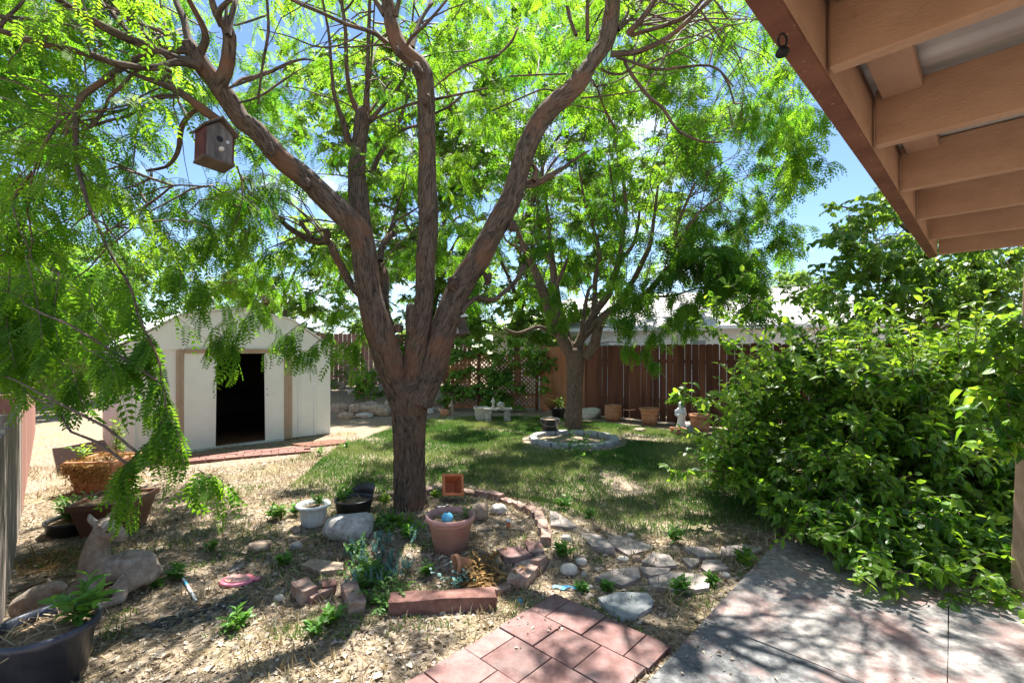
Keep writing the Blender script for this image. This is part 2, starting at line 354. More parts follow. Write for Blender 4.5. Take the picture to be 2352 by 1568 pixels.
# paving: 45 degree grid like the patio roof
E1 = Vector((.727, -.686, 0)).normalized(); E2 = Vector((.686, .727, 0)).normalized()   # E2 runs away to the right
def make_patio():
    o = Vector((.28, 3.065, 0)); bm = bmesh.new(); R = random.Random(3); s = .262
    Mx = Matrix((( *E1.to_2d(), 0), (*(-E2).to_2d(), 0), (0, 0, 1))).transposed().to_4x4()
    for j in range(10):
        off = 0 if j % 2 else s*.5
        i = -1
        x = 0.0
        while x < .79:
            w = min(s*(.5 if (x == 0 and off) else 1), .80-x)
            if w > .03:
                c = o+E1*(x+w/2)-E2*(j*s+s/2)
                vs = box(bm, (0, 0, 0), (w-.007, s-.007, .04))
                T = Matrix.Translation((c.x, c.y, .012+R.uniform(-.003, .003))) @ Mx @ Matrix.Rotation(R.uniform(-.008, .008), 4, 'X') @ Matrix.Rotation(R.uniform(-.008, .008), 4, 'Z')
                bmesh.ops.transform(bm, matrix=T, verts=vs)
            x += w
    tag(ob('patio_tiles', bm, M['paver'], bevel=.003), kind='structure')
    # slab
    c0 = Vector((2.27, 3.96, 0)); bm = bmesh.new(); bm2 = bmesh.new()
    def piece(b, a0, a1, b0, b1, z=.03, g=.0022):
        P = [c0+E1*(a0+g)-E2*(b0+g), c0+E1*(a1-g)-E2*(b0+g), c0+E1*(a1-g)-E2*(b1-g), c0+E1*(a0+g)-E2*(b1-g)]
        slab_poly(b, P, -.06, z, seed=a0+b0, jit=.003)
    piece(bm, 0, 1.05, 0, 1.66); piece(bm, 1.05, 2.6, 0, 1.66); piece(bm, 2.6, 4.2, 0, 1.66)
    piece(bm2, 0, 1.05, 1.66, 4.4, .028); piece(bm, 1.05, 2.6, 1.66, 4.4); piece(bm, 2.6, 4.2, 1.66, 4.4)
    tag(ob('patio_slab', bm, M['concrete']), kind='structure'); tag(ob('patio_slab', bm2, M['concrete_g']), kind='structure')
    # brick apron before the shed
    bm = bmesh.new()
    a = G(660, 1032); b = G(437, 1050); d = (b-a); Ln = d.length; d.normalize(); n = Vector((d.y, -d.x, 0)); n = n if n.y < 0 else -n
    for j in range(4):
        k = 0; x = -.35 if j % 2 else -.25
        while x < Ln+.1:
            c = a+d*(x+.12)+n*(.06+j*.125+.0)
            vs = box(bm, (0, 0, 0), (.23, .115, .06)); bmesh.ops.transform(bm, matrix=Matrix.Translation((c.x, c.y, .012+R.uniform(-.004, .004))) @ Matrix.Rotation(math.atan2(d.y, d.x)+R.uniform(-.02, .02), 4, 'Z'), verts=vs); x += .24
    tag(ob('brick_path', bm, M['brick_d'], bevel=.004), kind='structure')
make_patio()

# ------------------------------------------------------------------ patio roof
def make_pergola():
    hb = H+.686; I1 = Vector((.775, 1.142, 0)); b = Vector((.7203, .6937, 0)); j = Vector((.6937, -.7203, 0)); sp = .61; jh = .185
    t = thing('patio_roof', 'tan painted timber patio roof with open joists and corrugated metal sheets', 'patio roof', (I1.x, I1.y, 0))
    Mx = Matrix((( b.x, b.y, 0), (j.x, j.y, 0), (0, 0, 1))).transposed().to_4x4()   # local: x along beam, y along joists
    x1 = 5*sp+.02
    bm = bmesh.new(); v = box(bm, ((x1-3.5)/2, -.021, hb+jh/2+.002), (x1+3.5, .036, jh)); bmesh.ops.transform(bm, matrix=Mx, verts=v); ob('beam', bm, M['beam'], t, bevel=.003)
    bm = bmesh.new(); v = box(bm, ((x1-3.5)/2, -.0265, hb-.0055), (x1+3.5, .047, .011)); bmesh.ops.transform(bm, matrix=Mx, verts=v)
    v = box(bm, ((x1-3.5)/2, -.0455, hb+jh/2+.002), (x1+3.5, .009, jh)); bmesh.ops.transform(bm, matrix=Mx, verts=v); ob('fascia_edge', bm, M['beam_b'], t)
    for i in range(-5, 6):
        bm = bmesh.new(); v = box(bm, (i*sp-.0, 1.75, hb+jh/2), (.038, 3.49, jh)); bmesh.ops.transform(bm, matrix=Mx, verts=v); ob('joist', bm, M['beam'], t, bevel=.004)
    for i in range(-5, 5):
        bm = bmesh.new(); v = box(bm, (i*sp+sp/2, .075, hb+jh-.02), (sp-.045, .10, .038)); bmesh.ops.transform(bm, matrix=Mx, verts=v); ob('blocking', bm, M['beam'], t, bevel=.002)
    # corrugated sheet: ridges run along the joists
    V = []; xs = np.arange(-3.6, x1+.1, .012)
    for x in xs:
        u = (x/.14) % 1; z = hb+jh+.006+.016*min(1, max(0, .5+1.6*math.sin(2*math.pi*u)))
        for y in (-.12, .8, 1.7, 2.6, 3.5): p = Mx @ Vector((x, y, z)); V.append(p[:])
    Fq = np.array([(i*5+k, i*5+k+1, i*5+k+6, i*5+k+5) for i in range(len(xs)-1) for k in range(4)])
    npmesh('metal_sheet', np.array(V), Fq, M['roofmetal'], t)
    # post
    bm = bmesh.new(); base = Vector((1.081*3.03, 3.03, 0))-Vector((I1.x, I1.y, 0))
    v = box(bm, (base.x+.045, base.y, (hb+.03)/2), (.09, .09, hb-.03))
    for w in v:
        if w.co.z > 1: w.co.x += .10
    ob('post', bm, M['beam'], t, bevel=.006)
    # far cap board closing the last bay
    h = thing('hook', 'small black iron plant hook under the red brown edge of the patio roof', 'hook', (0, 0, 0)); h.scale = (.62, .62, .62)
    q = W(1797, 112, .93); h.location = q
    bm = bmesh.new(); prof = [(.0, .006), (.012, .004), (.019, -.006), (.021, -.016), (.017, -.022), (0, -.022)]; lathe(bm, [(max(r, .0004), z) for r, z in prof], 20); ob('cap', bm, M['iron'], h, smooth=True)
    pts = [Vector((.014*math.cos(a), 0, .026+.022*math.sin(a))) for a in np.linspace(-1.9, 4.4, 16)]
    tubes('ring', np.array([[p[:] for p in pts]]), np.full((1, 16), .0035), M['iron'], h, 6)
make_pergola()

# ------------------------------------------------------------------ shed
SL = Vector((-5.85, 6.98, 0)); SU = Vector((.70, .714, 0)).normalized(); SV = Vector((-.714, .70, 0)).normalized(); SW = 3.2; SD = 2.45; EV = 1.70
def st(x):
    s = (x-CX)/F; return (SL.x-s*SL.y)/(s*SU.y-SU.x)
def make_shed():
    t = thing('garden_shed', 'off-white metal garden shed with its sliding doors parted on a dark interior', 'shed', SL[:])
    Mx = Matrix(((SU.x, SU.y, 0), (SV.x, SV.y, 0), (0, 0, 1))).transposed().to_4x4()
    def b(bm, x0, x1, y0, y1, z0, z1):
        v = box(bm, ((x0+x1)/2, (y0+y1)/2, (z0+z1)/2), (x1-x0, y1-y0, z1-z0)); bmesh.ops.transform(bm, matrix=Mx, verts=v)
    def ribs(name, a0, a1, axis, off, hts, m, parent, sgn=1, pitch=.3):
        """ribbed sheet along local axis; profile steps 18 mm in or out"""
        bm = bmesh.new(); xs = [a0]; x = a0
        pr = []
        while x < a1-1e-6:
            for dx, dz in ((0, 0), (.10, 0), (.114, .026), (.135, .026), (.147, 0), (.165, 0), (.172, .007), (.18, 0)):
                if x+dx < a1: pr.append((x+dx, dz))
            x += pitch
        pr.append((a1, 0)); pr = sorted(set(pr)); rows = []
        for (x, d) in pr:
            vv = []
            for z in (.02, hts):
                p = (x, off-d*sgn, z) if axis == 0 else (off-d*sgn, x, z)
                vv.append(bm.verts.new(Mx @ Vector(p)))
            rows.append(vv)
        for p, q in zip(rows, rows[1:]): bm.faces.new((p[0], q[0], q[1], p[1]))
        return ob(name, bm, m, parent)
    j0, j1, o0, o1, k0, k1 = st(404), st(422), st(497), st(606), st(651), st(670)
    ribs('wall', .03, j0, 0, 0, EV, M['shed_dirt'], t); ribs('wall', k1, SW-.03, 0, 0, EV, M['shed_dirt'], t)
    ribs('wall', .02, SD, 1, 0, EV, M['shed_dirt'], t, 1, .16); ribs('wall', .02, SD, 1, SW, EV, M['shed_dirt'], t, -1, .2)
    ribs('wall', 0, SW, 0, SD, EV, M['shed_dirt'], t, -1, .25)
    for x0 in (0, SW-.035): bm = bmesh.new(); b(bm, x0, x0+.035, -.006, .05, .0, EV); ob('corner_trim', bm, M['shed'], t, bevel=.003)
    for a, c in ((j0, j1), (k0, k1)):
        bm = bmesh.new(); b(bm, a, c, -.028, .02, .02, EV-.02); b(bm, a+(c-a)*.25, a+(c-a)*.42, -.038, -.027, .02, EV-.02); b(bm, a+(c-a)*.6, a+(c-a)*.75, -.038, -.027, .02, EV-.02)
        ob('door_jamb', bm, M['tan'], t)
    bm = bmesh.new(); b(bm, j1+.002, k0-.002, -.045, .0, EV-.10, EV-.02); b(bm, j1+.002, k0-.002, -.060, -.048, EV-.045, EV-.02); ob('door_track', bm, M['tan'], t)
    dh = EV-.11
    for (a, c, lx) in ((j1+.004, o0, -.03), (o1, k0-.004, .025)):
        bm = bmesh.new(); v = box(bm, ((a+c)/2, -.018, dh/2+.02), (c-a, .012, dh))
        v += box(bm, (c-.008 if lx < 0 else a+.008, -.02, dh/2+.02), (.016, .022, dh))
        for w in v:
            if w.co.z < 1: w.co.x += lx*(-1 if w.co.x > 0 else -1)*-.0+(lx*.6)
        bmesh.ops.transform(bm, matrix=Mx, verts=v); d = ob('door', bm, M['shed'], t, bevel=.002)
        hx = (c-.045) if lx < 0 else (a+.05)
        for hz_ in (.86, .96): bm = bmesh.new(); cyl(bm, Mx @ Vector((hx, -.026, hz_)), Mx @ Vector((hx, -.034, hz_)), .009, n=10); ob('bolt', bm, M['dark'], d)
    bm = bmesh.new(); b(bm, j1, k0, -.03, .05, -.02, .035); ob('threshold', bm, M['lgrey'], t)
    # gable
    prof = [(0, EV), (.75, 2.22), (1.6, 2.37), (2.45, 2.22), (SW, EV)]
    for nm, y in (('gable', -.012), ('gable', SD+.002)):
        bm = bmesh.new(); top = [Mx @ Vector((x, y, z)) for x, z in prof]; low = [Mx @ Vector((x, y, EV-.04)) for x, _ in prof]
        T = [bm.verts.new(p) for p in top]; B = [bm.verts.new(p) for p in low]
        for i in range(4): bm.faces.new((B[i], B[i+1], T[i+1], T[i]))
        r = bmesh.ops.extrude_face_region(bm, geom=list(bm.faces)); bmesh.ops.translate(bm, verts=[e for e in r['geom'] if isinstance(e, bmesh.types.BMVert)], vec=Mx @ Vector((0, -.02, 0)))
        ob(nm, bm, M['shed'], t)
    bm = bmesh.new(); pr = [(-.09, EV-.03)]+prof[1:-1]+[(SW+.09, EV-.03)]
    for (xa, za), (xb, zb) in zip(pr, pr[1:]):
        n = 12
        for i in range(n):
            f0, f1 = i/n, (i+1)/n; za_, zb_ = za+(zb-za)*f0, za+(zb-za)*f1; xa_, xb_ = xa+(xb-xa)*f0, xa+(xb-xa)*f1
            q = [Mx @ Vector(p) for p in ((xa_, -.06, za_+.02), (xb_, -.06, zb_+.02), (xb_, SD+.06, zb_+.02), (xa_, SD+.06, za_+.02))]
            bm.faces.new([bm.verts.new(p) for p in q])
            if i == 3:
                pass
    bmesh.ops.remove_doubles(bm, verts=bm.verts, dist=.0005)
    o = ob('roof', bm, M['shed'], t); s = o.modifiers.new('s', 'SOLIDIFY'); s.thickness = .025; s.offset = 0
    bm = bmesh.new(); b(bm, .02, SW-.02, .03, SD-.02, -.02, .03); ob('shed_floor', bm, M['brownpot'], t)
    # inside
    bm = bmesh.new(); b(bm, .25, SW-.25, SD-.75, SD-.7, .03, EV-.05); b(bm, .3, .34, .6, SD-.75, .03, EV-.05); b(bm, SW-.34, SW-.3, .6, SD-.75, .03, EV-.05); ob('shade_panels', bm, M['dark'], t)  # added near-black panels; their colour stands in for shade inside the shed
    s1 = thing('storage_shelf', 'dark pole and bracket shelf just visible inside the shed doorway', 'shelf', (SL+SU*1.55+SV*1.5)[:])
    bm = bmesh.new(); cyl(bm, (0, 0, .03), (0, 0, 1.25), .02); cyl(bm, (-.2, .55, .03), (-.2, .55, 1.25), .02); ob('pole', bm, M['lgrey'], s1)
    bm = bmesh.new()
    for z in (.35, .8, 1.2): box(bm, (.1, .3, z), (.9, .5, .025))
    ob('shelf_board', bm, M['dark'], s1)
    s2 = thing('storage_box', 'dull brown carton standing inside the shed on the left', 'box', (SL+SU*1.05+SV*1.3)[:])
    bm = bmesh.new(); box(bm, (0, 0, .45), (.5, .45, .84), rz=.7); ob('carton', bm, M['brownpot'], s2, bevel=.01)
    bm = bmesh.new(); box(bm, (0, 0, .885), (.54, .49, .03), rz=.7); ob('lid', bm, M['dark'], s2, bevel=.005)
make_shed()

# ------------------------------------------------------------------ fences
def fence(name, label, p0, p1, h, pw, gap, mt, dog=.03, posts=2.4, rails=(.35, 1.5), back=1, hj=.02, z0=0, seed=1, cat='fence', gapj=0):
    p0, p1 = Vector(p0), Vector(p1); d = (p1-p0); d.z = 0; L = d.length; d.normalize(); n = Vector((-d.y, d.x, 0)); n = n if n.y*back > 0 else -n; R = random.Random(seed)
    t = thing(name, label, cat, (p0.x, p0.y, z0)); Mx = Matrix(((d.x, d.y, 0), (n.x, n.y, 0), (0, 0, 1))).transposed().to_4x4()
    bm = bmesh.new(); x = 0
    while x < L:
        w = pw*R.uniform(.96, 1.04); g = gap*R.uniform(1-gapj, 1+gapj); hh = h+R.uniform(-hj, hj)*.5; tk = .018
        ol = [(0, .03), (w, .03), (w, hh-dog), (w-dog*.35, hh-dog*.3), (w-dog, hh), (dog, hh), (dog*.35, hh-dog*.3), (0, hh-dog)]
        lean = R.uniform(-.004, .004)
        f = [bm.verts.new(Mx @ Vector((x+a+lean*z, 0, z))) for a, z in ol]; k = [bm.verts.new(Mx @ Vector((x+a+lean*z, tk, z))) for a, z in ol]
        bm.faces.new(f); bm.faces.new(k[::-1])
        for i in range(8): bm.faces.new((f[i], f[(i+1) % 8], k[(i+1) % 8], k[i]))
        x += w+g
    ob('pickets', bm, mt, t)
    for z in rails:
        bm = bmesh.new(); v = box(bm, (L/2, .04, z), (L, .04, .085)); bmesh.ops.transform(bm, matrix=Mx, verts=v); ob('rail', bm, mt, t)
    x = .05
    while x < L:
        bm = bmesh.new(); v = box(bm, (x, .105, h*.48), (.09, .088, h*.96)); bmesh.ops.transform(bm, matrix=Mx, verts=v); ob('fence_post', bm, mt, t); x += posts
    return t
fd = Vector((.77, -.637, 0))
fA = Vector((.78, 13.0, 0)); fB = fA+fd*1.35
fence('picket_fence', 'orange stained picket fence between the lattice and the rear tree', fA, fB, 1.78, .135, .008, M['fence_o'], seed=2)
fence('picket_fence', 'long dark brown picket fence with light showing through its gaps', fB+fd*.01, fB+fd*11.5, 1.80, .137, .010, M['fence'], rails=(.3, 1.42), seed=3, gapj=.9, hj=.03)
fence('picket_fence', 'low grey weathered picket fence at the left edge of the yard', (-2.55, 2.3, 0), (-4.75, 4.52, 0), 1.12, .075, .006, M['fence_g'], dog=.004, rails=(.25, .9), back=-1, hj=.05, seed=4)
fence('picket_fence', 'reddish brown picket fence running on beyond the grey one at left', (-4.8, 4.57, 0), (-9.6, 9.4, 0), 1.25, .12, .008, M['fence_m'], rails=(.25, 1.0), back=-1, seed=5)
fence('picket_fence', 'faded mauve board fence far behind the shed', (-17, 14.3, 0), (-1.5, 17.2, 0), 1.85, .14, .01, M['fence_m'], z0=.45, seed=6, gapj=.8)

def make_lattice():
    y = 13.1; x0, x1 = -1.86, .70; zb, zt = .12, 1.5
    t = thing('lattice_screen', 'brown wooden lattice screen under the vine', 'lattice', (x0, y, 0)); w = x1-x0
    bm = bmesh.new()
    for sg in (1, -1):
        k = -zt
        while k < w+zt:
            a = Vector((k, 0, zb)); hgt = zt-zb
            pa = [k, k+hgt*1] if sg == 1 else [k+hgt, k]
            u0, u1 = pa[0], pa[1]; z0_, z1_ = zb, zt
            # clip to 0..w
            lo, hi = 0.0, 1.0
            for lim, s_ in ((0, 1), (w, -1)):
                f0, f1 = (u0-lim)*s_, (u1-lim)*s_
                if f0 < 0 and f1 < 0: lo = 2
                elif f0 < 0: lo = max(lo, -f0/(f1-f0))
                elif f1 < 0: hi = min(hi, f0/(f0-f1))
            if lo < hi-.02:
                A = Vector((u0+(u1-u0)*lo, sg*.004, z0_+(z1_-z0_)*lo)); B = Vector((u0+(u1-u0)*hi, sg*.004, z0_+(z1_-z0_)*hi)); dd = (B-A)
                v = box(bm, (0, 0, 0), (dd.length, .007, .034)); bmesh.ops.transform(bm, matrix=Matrix.Translation((A+B)/2) @ Matrix.Rotation(-math.atan2(dd.z, dd.x), 4, 'Y'), verts=v)
            k += .118
    ob('lattice_strips', bm, M['fence_o'], t)
    for zz in (zb-.02, zt+.03): bm = bmesh.new(); box(bm, (w/2, -.0, zz), (w, .03, .05)); ob('lattice_frame', bm, M['fence_o'], t)
    for x in (.0, .93, w):
        bm = bmesh.new(); box(bm, (x, .03, .8), (.09, .09, 1.6)); ob('lattice_post', bm, M['fence'], t)
make_lattice()

def make_wire_fence():
    t = thing('wire_fence', 'sagging wire mesh fence on a rusty red stake behind the rock edging', 'fence', (-5.35, 14.6, .42)); P = []
    def pt(x, z): return (x, .05*math.sin(x*3), z-.05*math.sin(x*2+1)*(z/1.0))
    for z in np.arange(0.02, 1.05, .105): P.append([pt(x, z) for x in np.linspace(0, 2.3, 16)])
    for x in np.arange(0, 2.3, .075): P.append([pt(x, z) for z in np.linspace(0.02, 1.0, 16)])
    tubes('mesh_panel', np.array(P), np.full((len(P), 16), .0035), M['wire'], t, 3)
    for x in (.32, 1.75):
        bm = bmesh.new(); cyl(bm, (x, -.03, -.1), (x+.02, -.03, 1.05), .03, n=8); ob('stake', bm, M['beam_b'], t)
make_wire_fence()

# ------------------------------------------------------------------ neighbour's house
def make_house():
    A = Vector((-.8, 19.6, 0)); B = Vector((12.6, 13.4, 0)); d = (B-A); L = d.length; d.normalize(); n = Vector((-d.y, d.x, 0))
    t = thing('neighbour_house', 'white clapboard house with pale roof beyond the brown fence', 'house', A[:])
    Mx = Matrix(((d.x, d.y, 0), (n.x, n.y, 0), (0, 0, 1))).transposed().to_4x4(); e = 2.55
    bm = bmesh.new()
    z = 0
    while z < e-.01:
        f = [bm.verts.new(Mx @ Vector(p)) for p in ((0, -.022, z), (L, -.022, z), (L, 0, z+.13), (0, 0, z+.13))]; bm.faces.new(f)
        f = [bm.verts.new(Mx @ Vector(p)) for p in ((0, -.022, z), (L, -.022, z), (L, 0, z), (0, 0, z))]; bm.faces.new(f); z += .13
    for x in (0, L):
        f = [bm.verts.new(Mx @ Vector(p)) for p in ((x, 0, 0), (x, 7, 0), (x, 7, e), (x, 3.5, e+1.4), (x, 0, e))]; bm.faces.new(f)
    ob('wall', bm, M['white'], t)
    bm = bmesh.new(); V = [(-.4, -.45, e-.03), (L+.4, -.45, e-.03), (L-3.2, 3.5, e+1.62), (2.2, 3.5, e+1.62), (-.4, 7.4, e), (L+.4, 7.4, e)]
    v = [bm.verts.new(Mx @ Vector(p)) for p in V]
    for f in ((0, 1, 2, 3), (3, 2, 5, 4), (0, 3, 4), (1, 5, 2)): bm.faces.new([v[i] for i in f])
    o = ob('roof', bm, M['roofw'], t); s = o.modifiers.new('s', 'SOLIDIFY'); s.thickness = .12
    for fx in (.35, .62): bm = bmesh.new(); v = box(bm, (L*fx, 2.2, e+1.12), (.22, .3, .30)); bmesh.ops.transform(bm, matrix=Mx, verts=v); ob('roof_vent', bm, M['stone'], t, bevel=.02)
    bm = bmesh.new()
    for q in range(1, 17):
        f_ = q/17; v = box(bm, (L/2+(.1 if q % 2 else -.1)+(-.5)*f_*0, -.45+3.95*f_, e+.10+1.65*f_), (L*.98-(5.2)*f_, .03, .02)); bmesh.ops.transform(bm, matrix=Mx, verts=v)
    ob('shingle_courses', bm, M['roofw'], t)
    bm = bmesh.new(); v = box(bm, (L/2, -.5, e-.08), (L+.8, .09, .12)); bmesh.ops.transform(bm, matrix=Mx, verts=v); ob('gutter', bm, M['white'], t)
    for px, w, h_ in ((1603, .50, 1.0), (1745, .35, 1.0), (1375, .8, .9), (2050, .7, 1.0)):
        s_ = (px-CX)/F; tt = (A.x-s_*A.y)/(s_*d.y-d.x)
        bm = bmesh.new()
        for a, b_, c, g in ((-w/2-.05, 0, .08, h_+.1), (w/2+.05, 0, .08, h_+.1)): v = box(bm, (tt+a, -.035, 1.55), (.09, .05, h_+.18)); bmesh.ops.transform(bm, matrix=Mx, verts=v)
        for zz in (1.55-h_/2-.05, 1.55+h_/2+.05): v = box(bm, (tt, -.035, zz), (w+.01, .046, .09)); bmesh.ops.transform(bm, matrix=Mx, verts=v)
        f = ob('window_frame', bm, M['white'], t)
        bm = bmesh.new(); v = box(bm, (tt, -.026, 1.55), (w, .006, h_)); bmesh.ops.transform(bm, matrix=Mx, verts=v); ob('pane', bm, M['glass'], f)
make_house()

# ------------------------------------------------------------------ trees
def cD_(x, y): return (x, y)
def br(fn, pts, Y0, Y1, k=.293):
    """pts (x, y, width) measured on an enlargement; depth runs Y0 -> Y1 along them"""
    n = len(pts)-1; o = []
    for i, (x, y, w) in enumerate(pts):
        Y = Y0+(Y1-Y0)*i/n; dx, dy = fn(x, y); o.append((W(dx, dy, Y), w*k*.5/F*Y))
    return o
class Tree:
    def __init__(s, name, label, base, cat='tree'):
        s.t = thing(name, label, cat, base[:]); s.base = base; s.sk = []; s.tw = []; s.twr = []; s.P = []; s.D = []; s.U = []; s.S = []; s.rv = []
    def limb(s, nm, pts, m, n=16, step=.06, amp=.1, seed=0):
        loc = [(p-s.base, r) for p, r in pts]; S = limb(nm, loc, m, s.t, n, step, amp, seed=seed)
        s.sk += [p+s.base for p, r in S][::2]; return S
    def twig(s, p, q, sag, r0, r1, k=7):
        """curved twig p -> q"""
        p, q = np.array(p), np.array(q); t = np.linspace(0, 1, k)[:, None]; up = np.array([0, 0, 1.])
        side = rng.normal(0, .05, 3)*np.linalg.norm(q-p)
        pts = p+(q-p)*t+up*sag*4*t*(1-t)+side*np.sin(t*math.pi)+rng.normal(0, .012, (k, 3))*np.linalg.norm(q-p)*(t*(1-t)*4)
        s.tw.append(pts-np.array(s.base)); s.twr.append(np.linspace(r0, r1, k)); return pts
    def leaves_on(s, pts, n, L, droop=.4, start=.15, shade=.5):
        """leaves set alternately along a polyline"""
        k = len(pts)
        for i in range(n):
            t = (start+(1-start)*(i+rng.random()*.6)/n)*(k-1); a = min(int(t), k-2); f = t-a
            p = pts[a]*(1-f)+pts[a+1]*f; d = pts[a+1]-pts[a]; d = d/(np.linalg.norm(d)+1e-9)
            sd = np.cross(d, [0, 0, 1.]); sd = sd/(np.linalg.norm(sd)+1e-6)*(1 if i % 2 else -1)
            D = d*.55+sd*.75+rng.normal(0, .28, 3)+np.array([0, 0, -droop])
            s.P.append(p); s.D.append(D); s.U.append(np.array([0, 0, 1.])+rng.normal(0, .35, 3)); s.S.append(L*rng.uniform(.7, 1.2)); s.rv.append(shade+rng.normal(0, .17))
    def blob(s, c, rad, m, nl, L, droop=.4, hang=.5, conn=True, gap=None):
        c = np.array(c)
        if getattr(s, 'sunholes', 0):
            gx, gy = c[0]-c[2]*sd.x/sd.z, c[1]-c[2]*sd.y/sd.z
            if noise.noise(Vector((gx*.95, gy*.95, 4.4)))+.35*noise.noise(Vector((gx*2.3, gy*2.3, 9.4))) > s.sunholes and rng.random() < .93: return
        sk = s._sk; d = sk-c; dd = np.einsum('ij,ij->i', d, d); near = np.argsort(dd)[:min(40, len(dd))]; i = int(rng.choice(near)); st_ = sk[i]; dist = math.sqrt(dd[i]); shade = rng.normal(.5, .2)
        if conn and dist > .15 and rng.random() < .5:
            s.twig(st_, c, min(.25, .12*dist), .0055+.003*min(dist, 2), .0025, 8)
        for _ in range(m):
            v = rng.normal(0, 1, 3); v /= np.linalg.norm(v); v[2] *= .55; q = c+v*rad*rng.uniform(.5, 1.1); q[2] -= hang*rad*rng.random()
            pts = s.twig(c+rng.normal(0, .05, 3), q, .10*rad, .0035, .0012, 6)
            s.leaves_on(pts, nl, L, droop, .1, shade)
    def freeze(s): s._sk = np.array([p[:] for p in s.sk])
    def finish(s, tmpls, lm, tm, nside=4, nm='crown'):
        by = {}
        for p, r in zip(s.tw, s.twr): by.setdefault(len(p), []).append((p, r))
        bm_first = None
        Ps, Rs = [], []
        for k, L in by.items():                              # resample all to 8 points
            for p, r in L:
                u = np.linspace(0, len(p)-1, 8); a = np.minimum(u.astype(int), len(p)-2); f = (u-a)[:, None]
                Ps.append(p[a]*(1-f)+p[a+1]*f); Rs.append(np.interp(u, range(len(r)), r))
        tubes('twigs', np.array(Ps), np.array(Rs), tm, s.t, nside)
        if s.P: scatter(nm, tmpls, np.array(s.P)-np.array(s.base), s.D, s.U, s.S, lm, s.t, np.array(s.rv))
def screen_region(x0, y0, x1, y1, n, Ya, Yb, gaps=()):
    out = []
    while len(out) < n:
        x, y = rng.uniform(x0, x1), rng.uniform(y0, y1); Y = rng.uniform(Ya, Yb)
        if any(((x-a)/c)**2+((y-b)/d)**2 < 1 for a, b, c, d in gaps) and rng.random() < .93: n -= .5; continue
        out.append(np.array(W(x, y, Y)))
    return out
SKYGAPS = [(170, 190, 75, 50), (430, 290, 45, 45), (430, 400, 70, 30), (270, 520, 60, 45), (350, 480, 50, 60), (775, 460, 60, 55), (820, 45, 55, 45), (720, 60, 60, 50), (440, 60, 50, 60), (1110, 480, 40, 40), (1290, 500, 30, 30), (1880, 490, 60, 110), (1900, 330, 60, 70), (1060, 200, 30, 40), (1475, 300, 40, 40), (1270, 330, 30, 60), (30, 390, 45, 30), (960, 480, 25, 50)]

